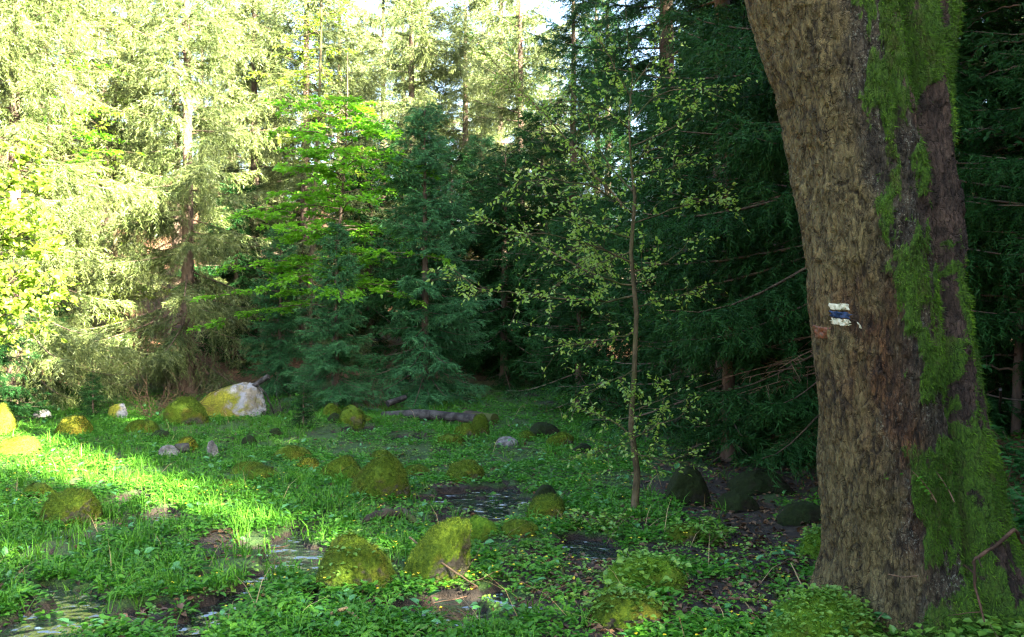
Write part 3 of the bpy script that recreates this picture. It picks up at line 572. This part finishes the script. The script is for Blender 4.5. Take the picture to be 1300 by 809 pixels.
beech('beech_tree', 'green-leaved beech high in the upper left among the drooping spruces', 62, 16.0, 3.2, 8.5, 34, (.6, 1.5), M_beech, 14, 30, .07)
beech('beech_tree', 'faint yellowish beech sprays near the sky gap above the green beech', 400, 18.5, 4.5, 9, 30, (.8, 1.7), M_yellow, 17, 28, .07)
beech('beech_tree', 'dim leafy beech in deep shade right of the mossy maple', 1305, 7.9, 1.0, 4.6, 30, (.5, 1.1), M_beech_dim, 24, 26, .07, bark=M_bark_dk)
rng = np.random.default_rng(71); root = empty('leafy_shrub'); tag(root, 'bright yellow-green broadleaf shrub leaning in at the left edge in full sun', 'shrub')
Yl = 8.2; lim = []
for a in ([(-60, 560), (-40, 450), (-10, 380), (40, 330), (72, 310)], [(-60, 560), (-45, 420), (-20, 330), (20, 270), (55, 240)], [(-60, 560), (-50, 400), (-30, 290), (5, 220), (30, 190)], [(-55, 500), (-30, 420), (10, 395), (55, 380), (78, 365)],
          [(-50, 480), (-20, 400), (20, 360), (60, 345)], [(-55, 500), (-25, 440), (5, 425), (40, 408)], [(-50, 430), (-20, 350), (10, 300), (60, 290)], [(-55, 420), (-30, 300), (-5, 250), (40, 215)]):
    lim.append((pxl([(p_[0], p_[1], rng.normal(0, .18)) for p_ in a], Yl), .016, .003))
w, l = grow(lim, rng, 17, .42, 42, .35, .062, .042, .12, .2, hang=.2); w.obj('stem', M_bark_sap, root); l.obj('foliage', M_yellow, root)

# ------------------------------------------------------------------ rocks
def ico(sub):
    import bmesh
    b = bmesh.new(); bmesh.ops.create_icosphere(b, subdivisions=sub, radius=1); V = np.array([v.co[:] for v in b.verts]); f = np.array([[v.index for v in q.verts] for q in b.faces]); b.free(); return V, f
ICO = {s: ico(s) for s in (4, 5, 6)}
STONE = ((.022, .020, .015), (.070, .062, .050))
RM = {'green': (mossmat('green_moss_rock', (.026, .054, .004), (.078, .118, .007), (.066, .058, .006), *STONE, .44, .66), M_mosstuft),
      'rust': (mossmat('rusty_moss_rock', (.026, .054, .004), (.066, .104, .006), (.062, .062, .006), *STONE, .46, .70), M_mossbrown),
      'yellow': (mossmat('yellow_moss_rock', (.090, .100, .008), (.19, .18, .012), (.15, .11, .015), *STONE, .60, .80), M_mossbrown),
      'bright': (mossmat('bright_moss_rock', (.034, .09, .006), (.09, .17, .010), (.06, .085, .008), *STONE, .66, .86), M_mossbright),
      'lichen': (mossmat('white_lichen_boulder', (.075, .085, .010), (.17, .165, .015), (.12, .085, .02), (.11, .10, .075), (.20, .18, .14), .44, .66, (.19, .195, .20)), M_mossbrown),
      'grey': (mossmat('grey_stone', (.05, .06, .02), (.09, .10, .03), (.09, .07, .03), (.06, .056, .052), (.19, .185, .18), .10, .30), M_mosstuft),
      'dark': (mossmat('shade_toned_stone', (.005, .010, .002), (.010, .018, .003), (.010, .008, .004), (.005, .004, .004), (.014, .012, .011), .45, .65), M_mosstuft)}  # dark stone colour lowered to carry the deep shade of the hollow
ROCKMASK = []
def rock(px, py, wpx, hpx, kind, label, seed, skew=0.0, p=2.4, deep=.75, rot=0.0, tufts=True, amp=.24, name=None, top=None):
    g = G(px, py); hpx *= .94; Y = g[1] + wpx / F * g[1] * deep * .45; s = Y / F; w = wpx * s * .5; h = hpx * s; X = (px - 650) / F * Y; zg = float(height(np.array([X]), np.array([Y]))[0])
    sub = 6 if wpx > 70 else (5 if wpx > 34 else 4); V, f = ICO[sub]; dr = V
    r = (np.abs(dr) ** p).sum(1) ** (-1 / p); q = dr * r[:, None]
    n = fbm(dr * 1.25 + seed * 7.3, 3, seed) - .5; n2 = fbm(dr * 4.5 + seed, 4, seed + 3) - .5; n3 = fbm(dr * 14 + seed, 2, seed + 5) - .5
    q = q * (1 + amp * 1.7 * n + amp * .62 * n2 + .07 * n3)[:, None]
    rp = np.random.default_rng(seed * 13 + 1)
    for _ in range(7):
        pn = unit(np.array([[rp.normal(), rp.normal(), rp.uniform(.15, 1.3)]]))[0]; dd_ = q @ pn; cc = dd_.max() * rp.uniform(.74, .92); q = q - pn * (np.maximum(dd_ - cc, 0) * .68)[:, None]
    q = q * (1 + amp * .30 * n2 + .05 * n3)[:, None]
    q = q / np.array([np.abs(q[:, 0]).max(), np.abs(q[:, 1]).max(), q[:, 2].max()])
    zt = np.clip((q[:, 2] + .2) / 1.2, 0, 1); q[:, 0] = q[:, 0] * (1 - .12 * zt) + skew * zt ** 1.2
    if top: q[:, 2] *= 1 + top * q[:, 0] * zt
    q[:, 0] = (q[:, 0] - (q[:, 0].max() + q[:, 0].min()) / 2) / ((q[:, 0].max() - q[:, 0].min()) / 2); q[:, 2] /= q[:, 2].max()
    co, si = math.cos(rot), math.sin(rot); V = np.stack([q[:, 0] * w, q[:, 1] * w * deep, q[:, 2] * h], -1)
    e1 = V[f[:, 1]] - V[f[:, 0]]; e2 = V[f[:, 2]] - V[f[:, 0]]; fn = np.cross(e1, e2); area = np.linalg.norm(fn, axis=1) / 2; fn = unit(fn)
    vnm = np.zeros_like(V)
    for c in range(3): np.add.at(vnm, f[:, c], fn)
    vnm = unit(vnm); bare = .5 - .55 * vnm[:, 2]  # steep sides show darker stone, partly painting in their shaded faces
    if kind == 'lichen': bare = .30 + .34 * (V[:, 0] / w) + .30 * (V[:, 2] / h) - .10 * vnm[:, 2]
    if kind == 'grey': bare = bare + .3
    mat, tm = RM[kind]
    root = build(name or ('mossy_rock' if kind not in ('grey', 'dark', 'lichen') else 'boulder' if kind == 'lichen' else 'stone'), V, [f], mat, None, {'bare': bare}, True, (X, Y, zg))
    tag(root, label, 'rock', 'rocks scattered over the wet clearing')
    ROCKMASK.append((X, Y, w, w * deep))
    if tufts and kind not in ('grey', 'dark', 'lichen'):
        rg = np.random.default_rng(seed + 100); N = int(min(15000, area.sum() * 14000)); pr = area * np.clip(fn[:, 2] + .55, 0, 1) * (V[f].mean(1)[:, 2] > -.05); pr = pr / pr.sum()
        fi = rg.choice(len(f), N, p=pr); a, b = rg.random((2, N, 1)); fl = a + b > 1; a = np.where(fl, 1 - a, a); b = np.where(fl, 1 - b, b)
        pp = V[f[fi, 0]] + e1[fi] * a + e2[fi] * b; keep = fbm(pp * 9 + seed, 3, seed) > .36; pp = pp[keep]; nn = fn[fi][keep]; N = len(pp)
        dd = unit(nn * .7 + [0, 0, .25] + rg.normal(0, .45, (N, 3))); px_sz = Y / 905
        L = rg.uniform(.010, .024, N) * (1 + .0 * px_sz); m = MB(); m.blades(pp - nn * .003, dd, unit(np.cross(dd, rg.normal(0, 1, (N, 3)))), L, max(.0016, px_sz * .28), np.clip(fbm(pp * 7 + seed, 2, 3) * 1.5 - .35 + rg.normal(0, .18, N), 0, 1))
        m.obj('moss', tm, root, smooth=False)
    return root
R = rock
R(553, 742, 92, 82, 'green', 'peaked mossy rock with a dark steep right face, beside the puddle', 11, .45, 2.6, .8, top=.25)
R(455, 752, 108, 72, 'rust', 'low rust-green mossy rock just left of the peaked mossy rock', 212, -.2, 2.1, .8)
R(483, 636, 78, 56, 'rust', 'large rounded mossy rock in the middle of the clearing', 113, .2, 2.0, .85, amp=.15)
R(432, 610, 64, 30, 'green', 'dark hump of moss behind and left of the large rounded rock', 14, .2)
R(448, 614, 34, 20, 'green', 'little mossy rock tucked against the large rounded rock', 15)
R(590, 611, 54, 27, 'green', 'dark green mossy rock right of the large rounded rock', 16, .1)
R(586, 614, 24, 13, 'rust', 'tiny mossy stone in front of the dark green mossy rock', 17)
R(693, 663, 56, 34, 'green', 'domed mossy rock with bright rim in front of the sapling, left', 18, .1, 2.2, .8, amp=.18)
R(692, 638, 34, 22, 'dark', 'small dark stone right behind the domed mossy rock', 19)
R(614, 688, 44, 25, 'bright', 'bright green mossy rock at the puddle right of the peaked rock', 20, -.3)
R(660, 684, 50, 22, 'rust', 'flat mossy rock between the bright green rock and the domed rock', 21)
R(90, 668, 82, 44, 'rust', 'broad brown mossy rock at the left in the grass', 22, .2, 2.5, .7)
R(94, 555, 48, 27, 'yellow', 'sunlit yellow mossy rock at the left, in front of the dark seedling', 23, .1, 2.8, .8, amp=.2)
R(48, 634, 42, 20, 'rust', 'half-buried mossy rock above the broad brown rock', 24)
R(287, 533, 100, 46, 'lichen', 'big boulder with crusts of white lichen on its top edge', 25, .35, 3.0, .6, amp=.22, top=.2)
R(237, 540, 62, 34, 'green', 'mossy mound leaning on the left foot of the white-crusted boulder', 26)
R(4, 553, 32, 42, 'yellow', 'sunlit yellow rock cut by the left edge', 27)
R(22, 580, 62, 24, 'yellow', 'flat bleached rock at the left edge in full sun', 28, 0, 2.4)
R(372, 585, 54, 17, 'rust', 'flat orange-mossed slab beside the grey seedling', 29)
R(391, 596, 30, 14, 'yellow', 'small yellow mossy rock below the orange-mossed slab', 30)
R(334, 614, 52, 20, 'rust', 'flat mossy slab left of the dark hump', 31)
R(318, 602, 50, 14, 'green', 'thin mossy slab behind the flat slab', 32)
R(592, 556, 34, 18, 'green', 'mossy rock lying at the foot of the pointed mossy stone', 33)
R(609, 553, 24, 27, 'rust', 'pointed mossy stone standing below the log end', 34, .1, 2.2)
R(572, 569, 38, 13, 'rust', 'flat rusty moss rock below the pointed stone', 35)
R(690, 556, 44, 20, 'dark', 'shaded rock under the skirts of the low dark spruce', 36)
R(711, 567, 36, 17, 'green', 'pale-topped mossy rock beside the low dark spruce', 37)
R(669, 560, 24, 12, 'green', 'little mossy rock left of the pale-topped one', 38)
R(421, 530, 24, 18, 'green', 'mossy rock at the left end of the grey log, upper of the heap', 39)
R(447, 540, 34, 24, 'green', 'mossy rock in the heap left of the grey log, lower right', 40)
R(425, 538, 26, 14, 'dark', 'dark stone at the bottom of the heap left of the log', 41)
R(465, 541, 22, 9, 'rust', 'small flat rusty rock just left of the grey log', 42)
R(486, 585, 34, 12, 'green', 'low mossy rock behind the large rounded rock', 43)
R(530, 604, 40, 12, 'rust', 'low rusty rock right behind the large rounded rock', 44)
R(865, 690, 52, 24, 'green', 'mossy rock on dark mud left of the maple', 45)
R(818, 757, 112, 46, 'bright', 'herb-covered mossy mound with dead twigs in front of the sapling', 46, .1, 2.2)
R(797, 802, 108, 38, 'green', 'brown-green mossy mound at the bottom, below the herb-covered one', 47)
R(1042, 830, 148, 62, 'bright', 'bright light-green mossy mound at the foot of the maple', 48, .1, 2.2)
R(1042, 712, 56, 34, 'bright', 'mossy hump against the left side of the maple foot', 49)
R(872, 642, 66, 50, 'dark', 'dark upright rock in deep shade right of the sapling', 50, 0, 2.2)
R(936, 652, 60, 26, 'dark', 'dark rock on the shaded stream bank', 51)
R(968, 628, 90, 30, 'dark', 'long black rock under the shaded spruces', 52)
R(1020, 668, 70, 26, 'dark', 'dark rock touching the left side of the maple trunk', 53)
R(215, 582, 28, 16, 'grey', 'pale grey stone lying by the rotten wood at the left', 54, tufts=False)
R(271, 582, 17, 24, 'grey', 'upright pale slab of stone below the white-crusted boulder', 55, -.5, 3)
R(237, 573, 28, 18, 'yellow', 'yellow mossy rock between grey stone and upright slab', 56)
R(316, 568, 22, 14, 'dark', 'round dark stone right of the upright slab', 57)
R(180, 549, 46, 15, 'green', 'flat mossy rock right of the sunlit yellow rock', 58)
R(205, 560, 30, 13, 'dark', 'dark flat stone behind the pale grey stone', 59)
R(150, 532, 28, 20, 'lichen', 'small stone with a white lichen spot left of the brushwood', 60, tufts=False)
R(55, 532, 26, 12, 'grey', 'brownish flat stone behind the left sunlit grass', 61)
R(643, 566, 30, 10, 'grey', 'low grey stone in the herbs right of the pointed stone', 62)
R(292, 622, 34, 11, 'rust', 'rusty flat stone at the edge of the sunny grass', 63)
R(350, 556, 20, 12, 'dark', 'small dark stone left of the grey-green seedling', 64)
R(740, 578, 34, 12, 'dark', 'dark low rock left of the sapling base', 66)

# ------------------------------------------------------------------ fallen wood
def wood_thing(name, label, pts, radii, mat, seed, sides=10, cat='dead wood', extra=0, group=None):
    rg = np.random.default_rng(seed); pts = np.asarray(pts, float); n = max(10, len(pts) * 5); s = np.linspace(0, 1, len(pts)); si = np.linspace(0, 1, n)
    Q = np.stack([np.interp(si, s, pts[:, c]) for c in range(3)], -1); r = np.interp(si, s, radii); Q[1:-1] += rg.normal(0, 1, (n - 2, 3)) * r[1:-1, None] * (.04 if max(radii) > .04 else .18)
    m = MB(); m.tube(Q, r * (rg.uniform(.96, 1.04, n) if max(radii) > .04 else rg.uniform(.85, 1.15, n)), sides)
    for e in range(extra):
        u = rg.uniform(.25, .95); b0 = np.array([np.interp(u, si, Q[:, c]) for c in range(3)]); d = unit(((pts[-1] - pts[0]) * .6 / np.linalg.norm(pts[-1] - pts[0]) + rg.normal(0, .6, 3))[None])[0]; L = np.linalg.norm(pts[-1] - pts[0]) * rg.uniform(.12, .35)
        kk = np.linspace(0, 1, 4)[:, None]; m.tube(b0 + d * L * kk + rg.normal(0, .03 * L, (4, 3)) * kk, np.interp(u, s, radii) * np.linspace(.55, .2, 4), 4)
    V0 = np.concatenate(m.V); base = V0[np.argmin(V0[:, 2])].copy(); m.V = [v_ - base for v_ in m.V]
    o = m.obj(name, mat, None, loc=tuple(base)); return tag(o, label, cat, group)
def gl(px, py, up=0.0): g = G(px, py); g[2] += up; return g
a, b = gl(486, 531, .05), gl(604, 541, .10)
wood_thing('fallen_log', 'weathered grey log lying at the foot of the young spruce', [a, a * .6 + b * .4 + [0, 0, .03], b], [.045, .075, .06], M_deadwood, 3, 14)
wood_thing('fallen_log', 'slim pale log end resting on top of the grey log', [gl(492, 527, .17), gl(515, 524, .24)], [.05, .04], M_deadwood, 4, 10)
wood_thing('rotten_log', 'dark rotten log continuing right of the grey log', [gl(592, 537, .06), gl(628, 539, .06)], [.10, .09], M_rotwood, 5, 12)
Yb = G(287, 533)[1]
wood_thing('broken_stick', 'grey broken branch leaning on the white-crusted boulder', [P3(318, 493, Yb + .35), P3(341, 478, Yb + .3)], [.035, .042], M_deadwood, 6, 8)
wood_thing('broken_stick', 'thin twig hanging right below the grey broken branch', [P3(326, 488, Yb + .3), P3(338, 500, Yb + .3), gl(350, 530)], [.012, .012, .01], M_deadwood, 7, 6)
wood_thing('rotten_wood', 'brown rotten wood stump piece beside the pale grey stone', [gl(222, 578, .06), gl(240, 577, .08)], [.06, .05], M_deadwood, 8, 10)
wood_thing('dead_root', 'dark half-sunken root left of the peaked mossy rock', [gl(448, 668, .0), gl(480, 664, .05), gl(512, 660, .06), gl(532, 668, .0)], [.03, .035, .035, .02], M_rotwood, 9, 9, 'dead wood', 1)
wood_thing('fallen_branch', 'brown bark strip lying below the large rounded rock', [gl(418, 632, .03), gl(440, 639, .03), gl(466, 646, .02)], [.022, .024, .015], M_twig, 10, 8)
wood_thing('fallen_branch', 'pale curved stick at the bottom left of the puddle', [gl(420, 793, .05), gl(440, 789, .06), gl(455, 794, .03)], [.008, .010, .006], M_straw, 11, 7)
wood_thing('fallen_twig', 'thin twig lying against the foot of the peaked mossy rock', [gl(520, 722, .18), gl(560, 742, .12), gl(606, 750, .02)], [.006, .006, .004], M_twig, 12, 6, extra=2)
wood_thing('fallen_twig', 'upright dead stem on the herb-covered mound', [gl(818, 752, .05), P3(819, 720, 5.1)], [.007, .005], M_twig, 13, 6)
wood_thing('fallen_twig', 'slanting dead twig on the right of the herb-covered mound', [gl(822, 758, .05), P3(850, 732, 5.1)], [.007, .004], M_twig, 14, 6)
wood_thing('fallen_twig', 'short pale stick left on the herb-covered mound', [gl(795, 752, .04), P3(800, 730, 5.0)], [.006, .004], M_twig, 15, 6)
wood_thing('fallen_twig', 'long pale dry stalk leaning left of the maple foot', [gl(968, 798, .02), P3(938, 755, 4.75)], [.005, .003], M_straw, 16, 6)
wood_thing('fallen_twig', 'dry stalk standing between the mossy hump and the long pale stalk', [gl(1030, 768, .0), P3(1004, 715, 4.9)], [.004, .003], M_straw, 17, 6)
wood_thing('fallen_twig', 'dark forked dead branch arching over the maple roots', [P3(1298, 690, 4.2), P3(1288, 672, 4.12), P3(1262, 695, 4.08), P3(1236, 710, 4.05), P3(1238, 745, 4.05), P3(1250, 790, 4.0)], [.007, .009, .008, .008, .006, .004], M_brush, 18, 7, extra=3)
wood_thing('fallen_twig', 'bare thin twig in front of the mossy maple root', [P3(1128, 729, 4.02), P3(1145, 733, 4.0), P3(1166, 731, 4.0)], [.003, .004, .003], M_twig, 19, 6)
wood_thing('fallen_twig', 'pale dead stake standing in the leafy bank at the right', [gl(1269, 540, -.05), P3(1270, 495, 6.3)], [.012, .010], M_deadwood, 20, 7)
# brown twiggy brush
def brush(px, py, hpx, wpx, label, seed, mat, n=60):
    rg = np.random.default_rng(seed); g = G(px, py); Y = g[1]; m = MB()
    for q in range(n):
        L = hpx / F * Y * rg.uniform(.4, 1.1); d = np.array([rg.normal(0, .9), rg.normal(0, .7), .9]); d = d / np.linalg.norm(d); b = np.array([rg.uniform(-.5, .5) * wpx / F * Y, rg.uniform(-.3, .3), -.05]); kk = np.linspace(0, 1, 5)[:, None]
        B = b + d * L * kk + np.cumsum(rg.normal(0, .04 * L, (5, 3)), 0) * kk; m.tube(B, np.linspace(.006, .002, 5), 3, cap=False)
        for e in range(6):
            u = rg.uniform(.3, 1); b0 = np.array([np.interp(u, kk[:, 0], B[:, c]) for c in range(3)]); d2 = unit((d + rg.normal(0, .7, 3))[None])[0]; m.tube(b0 + d2 * L * .3 * kk[::2], [.003, .002, .0012], 3, cap=False)
    o = m.obj('twiggy_bush', mat, None, loc=tuple(g)); tag(o, label, 'bush')
brush(212, 530, 80, 50, 'bare brown twiggy bush left of the white-crusted boulder', 3, M_brush, 55)
brush(482, 520, 36, 46, 'dead reddish brush at the left foot of the young spruce', 4, M_brush, 35)
brush(345, 530, 40, 40, 'tangle of grey dead twigs right of the white-crusted boulder', 6, M_deadwood, 40)

# ------------------------------------------------------------------ ground plants
RK = np.array(ROCKMASK)
def scatter(n, rng, y0=4.0, y1=17.5, pw=1.6):
    """points in the part of the clearing the photograph covers, denser toward the front"""
    u = rng.random(n); Y = (y0 ** (2 - pw) + u * (y1 ** (2 - pw) - y0 ** (2 - pw))) ** (1 / (2 - pw)); X = rng.uniform(-.63, .63, n) * (Y + .4); return X, Y
def filt(X, Y, rng, mudkeep=.15, shade=True, rock=.66, lo=0.0, fs=1.0, seed=7, thr=0.0):
    h, pu, mu, ri = height(X, Y, True); p = np.stack([X, Y, X * 0], -1)
    keep = rng.random(len(X)) > np.maximum(pu * .90, mu * (1 - mudkeep)); keep &= ri < .55 + .3 * rng.random(len(X))
    if thr: keep &= fbm(p * fs, 3, seed) + rng.normal(0, .035, len(X)) > thr
    for a, b, c_, d in RK: keep &= ((X - a) / (c_ * rock)) ** 2 + ((Y - b) / (d * rock)) ** 2 > 1
    keep &= ~(((X - 1.78) / .52) ** 2 + ((Y - TY) / .36) ** 2 < 1)
    if shade: keep &= rng.random(len(X)) > .80 * sstep(.9, 1.7, X) * sstep(5.4, 6.2, Y) * sstep(10.5, 9, Y)
    return X[keep], Y[keep], h[keep]
def rosettes(mb, X, Y, Z, rng, nl, plen, leafL, wr, el0, el1, alt=.0, n_lo=.5):
    N = len(X); sc = rng.uniform(.6, 1.25, N); m = nl; az = rng.uniform(0, 6.28, (N, 1)) + np.arange(m)[None] * 2.4 + rng.normal(0, .3, (N, m)); el = rng.uniform(el0, el1, (N, m))
    d = np.stack([np.cos(az) * np.cos(el), np.sin(az) * np.cos(el), np.sin(el)], -1); L = plen * sc[:, None] * rng.uniform(.35, 1.2, (N, m)); b = np.stack([X, Y, Z], -1)[:, None] + d * L[..., None] * .9
    el2 = el * .35 - .1; d2 = np.stack([np.cos(az) * np.cos(el2), np.sin(az) * np.cos(el2), np.sin(el2)], -1) + rng.normal(0, .25, d.shape)
    nn = np.array([0, 0, 1.0]) + rng.normal(0, .25, d.shape); lv = leafL * sc[:, None] * rng.uniform(.6, 1.2, (N, m)); a = np.clip(rng.normal(.42, .18, (N, 1)) + rng.normal(0, .16, (N, m)), 0, 1)
    mb.leaves(b.reshape(-1, 3), d2.reshape(-1, 3), nn.reshape(-1, 3), lv.ravel(), lv.ravel() * wr, a.ravel())
    return b, L, sc
def stuffobj(mb, name, mat, smooth=True):
    o = mb.obj(name, mat, None, smooth); o['kind'] = 'stuff'; return o
rng = np.random.default_rng(2)
mb = MB(); X, Y = scatter(46000, rng); X, Y, Z = filt(X, Y, rng, .12, fs=1.7, seed=7, thr=.41); rosettes(mb, X, Y, Z, rng, 7, .055, .040, .52, .4, 1.3)
stuffobj(mb, 'herb_leaves', M_herb)
mb = MB(); X, Y = scatter(24000, rng); X, Y, Z = filt(X, Y, rng, .65, fs=1.2, seed=19, thr=.47, rock=.7); rosettes(mb, X, Y, Z, rng, 7, .028, .022, .85, .5, 1.3)
stuffobj(mb, 'ground_cover', M_creep)
mb = MB(); X, Y = scatter(1100, rng); X, Y, Z = filt(X, Y, rng, .2); rosettes(mb, X, Y, Z, rng, 3, .08, .058, .62, .7, 1.35)
stuffobj(mb, 'broadleaf_plants', M_dock)
mb = MB(); X, Y = scatter(6000, rng, 4.0, 16); X, Y, Z = filt(X, Y, rng, .1, fs=.55, seed=23, thr=.47); keep = rng.random(len(X)) < .25 + .75 * sstep(-.2, -1.2, X); X, Y, Z = X[keep], Y[keep], Z[keep]
N = len(X); m = 11; b = np.stack([X, Y, Z], -1)[:, None] + rng.normal(0, .03, (N, m, 3)) * [1, 1, 0]; az = rng.uniform(0, 6.28, (N, m)); bd = np.stack([np.cos(az), np.sin(az), az * 0 - .15], -1); d = unit(np.array([0, 0, 1.0]) + bd * rng.uniform(.1, .45, (N, m, 1)))
mb.grass(b.reshape(-1, 3), d.reshape(-1, 3), (rng.uniform(.06, .19, (N, m)) * rng.uniform(.7, 1.2, (N, 1))).ravel(), .0032, np.clip(rng.normal(.45, .25, N * m), 0, 1), bd.reshape(-1, 3))
stuffobj(mb, 'grass', M_grass)
mb = MB(); X, Y = scatter(700, rng); X, Y, Z = filt(X, Y, rng, 1); N = len(X); b = np.stack([X, Y, Z], -1); az = rng.uniform(0, 6.28, N); bd = np.stack([np.cos(az), np.sin(az), az * 0 - .2], -1)
mb.grass(b, unit(np.array([0, 0, .7]) + bd * rng.uniform(.2, 1.2, (N, 1))), rng.uniform(.12, .34, N), .0022, rng.random(N), bd); stuffobj(mb, 'dry_grass', M_straw)
mb = MB(); X, Y = scatter(1400, rng, 4.0, 9); X, Y, Z = filt(X, Y, rng, .6, fs=1.2, seed=19, thr=.54); N = len(X)
b = np.stack([X, Y, Z + rng.uniform(.03, .09, N)], -1); az = rng.uniform(0, 6.28, N); mb.leaves(b, np.stack([np.cos(az), np.sin(az), az * 0 + .1], -1), np.tile([0, 0, 1.0], (N, 1)), .020, .020, rng.random(N)); stuffobj(mb, 'flowers', M_flower)
# dead leaves and needles on mud and slope
mb = MB(); X, Y = scatter(34000, rng, 3.9, 26, 1.5); h, pu, mu, ri = height(X, Y, True); keep = (pu < .3) & (rng.random(len(X)) < .16 + .8 * mu + .9 * sstep(.05, .4, ri) + .35 * sstep(.6, 1.4, X)); X, Y, Z = X[keep], Y[keep], h[keep]; N = len(X)
az = rng.uniform(0, 6.28, N); mb.leaves(np.stack([X, Y, Z + rng.uniform(.004, .02, N)], -1), np.stack([np.cos(az), np.sin(az), rng.uniform(-.25, .5, N)], -1), np.array([0, 0, 1.0]) + rng.normal(0, .4, (N, 3)), rng.uniform(.02, .06, N), rng.uniform(.012, .035, N), rng.random(N) ** 1.6, .35); stuffobj(mb, 'leaf_litter', M_dry)
mb = MB(); X, Y = scatter(1500, rng, 3.9, 14, 1.5); h, pu, mu, ri = height(X, Y, True); keep = rng.random(len(X)) < .3 + .7 * mu; X, Y, Z = X[keep], Y[keep], h[keep]
for x_, y_, z_ in zip(X, Y, Z):
    a_ = rng.uniform(0, 6.28); L_ = rng.uniform(.05, .28); kk = np.linspace(-.5, .5, 4)[:, None]; z_ = max(z_, .0)
    B = np.array([x_, y_, z_ + .008]) + np.array([math.cos(a_), math.sin(a_), rng.uniform(-.08, .18)]) * L_ * kk; B[1:-1] += rng.normal(0, .02 * L_, (2, 3)); mb.tube(B, rng.uniform(.0015, .004) * np.array([1, 1, .8, .5]), 4, cap=False)
stuffobj(mb, 'twig_litter', M_brush)
# plants growing on the big mounds and round the maple foot
mb = MB()
def on_rock(o, n, sz, rg):
    me = o.data; V = np.array([v.co[:] for v in me.vertices]); N_ = np.array([v.normal[:] for v in me.vertices]); ok = np.where((N_[:, 2] > .3) & (V[:, 2] > .01))[0]; i = rg.choice(ok, n); P = V[i] + np.array(o.location); rosettes(mb, P[:, 0], P[:, 1], P[:, 2], rg, 6, .045 * sz, .032 * sz, .8, .4, 1.2)
rocks = {o['label']: o for o in C.objects if o.get('category') == 'rock'}
for key, n, sz in (('herb-covered mossy mound', 95, 1.15), ('bright light-green', 200, .8), ('brown-green mossy mound', 50, 1), ('mossy hump against', 40, 1), ('low rust-green', 36, .9), ('mossy rock on dark mud', 22, 1)):
    o = next(v_ for l0, v_ in rocks.items() if l0.startswith(key)); on_rock(o, n, sz, rng)
N = 420; X = rng.uniform(1.35, 2.6, N); Y = rng.uniform(3.75, 4.25, N); Z = height(X, Y); rosettes(mb, X, Y, Z, rng, 7, .09, .040, .8, .5, 1.3)
stuffobj(mb, 'mound_herbs', M_creep)
# leafy bank plants at the right
rng = np.random.default_rng(91)
def leafy_plant(name, label, base, n_st, hgt, spread, mat, leafL, rng, wr=.4, lps=14, group=None):
    s_, l_ = MB(), MB()
    for q in range(n_st):
        az = rng.uniform(0, 6.28); d = np.array([math.cos(az) * spread, math.sin(az) * spread, 1]); L = hgt * rng.uniform(.5, 1.1); kk = np.linspace(0, 1, 5)[:, None]; b0 = np.array([rng.normal(0, .08), rng.normal(0, .08), -.03]); B = b0 + d * L * kk + np.array([math.cos(az), math.sin(az), -.5]) * .2 * L * kk ** 2
        s_.tube(B, np.linspace(.004, .0015, 5), 4, cap=False); w = rng.uniform(.25, 1.02, lps); pp = np.stack([np.interp(w, kk[:, 0], B[:, c]) for c in range(3)], -1); a2 = rng.uniform(0, 6.28, lps); ld = np.stack([np.cos(a2), np.sin(a2), rng.uniform(-.2, .5, lps)], -1)
        l_.leaves(pp, ld, np.tile([0, 0, 1.0], (lps, 1)) + rng.normal(0, .25, (lps, 3)), leafL * rng.uniform(.6, 1.2, lps), leafL * wr * rng.uniform(.7, 1.2, lps), np.clip(rng.normal(.5, .25, lps), 0, 1))
    o = empty(name, tuple(base)); s_.obj('stem', M_twig, o); l_.obj('foliage', mat, o); return tag(o, label, 'plant', group)
for px, py, Yp, lab in ((1292, 596, 5.9, 'leafy bank plant at the right edge, lower of the clumps beside the maple'), (1300, 560, 6.6, 'leafy clump behind the maple at the right edge under the pale stake'), (1278, 575, 6.4, 'leafy clump directly touching the right outline of the maple'), (1310, 640, 5.3, 'lowest leafy clump at the right edge, by the arching dead branch')):
    p_ = P3(px, py, Yp); g = on_ground(p_[0], p_[1]); leafy_plant('leafy_plant', lab, g, 16, max(.3, p_[2] - g[2] + .2), .5, M_beech_dim, .075, rng, .45, 16, 'leafy plants on the right bank')
tt, zz0 = bark_at(1188, 625); pb = trunk_surf([tt], [zz0])[0]; o = leafy_plant('leafy_plant', 'small leafy sprig growing from the bark of the maple', pb + np.array([0, -.03, 0]), 5, .17, .5, M_herb, .030, rng, .6, 12)
g = on_ground(2.02, 3.72); leafy_plant('maple_seedling', 'pale green seedling with star-like leaves at the maple root', g + np.array([0, 0, .0]), 3, .27, .25, M_creep, .065, rng, .38, 9)
for px, py, Yp, lab in ((1072, 780, 4.15, 'tuft of dim fern-like leaves at the left foot of the maple'), (900, 690, 6.0, 'pale clump of leaves on the mud between sapling and maple'), (765, 676, 6.2, 'light green mound of leaves right in front of the sapling')):
    g = on_ground((px - 650) / F * Yp, Yp); leafy_plant('leafy_plant', lab, g, 18, .18, .6, M_creep if px < 1000 else M_beech_dim, .05, rng, .6, 14, 'leaf clumps on the mud')
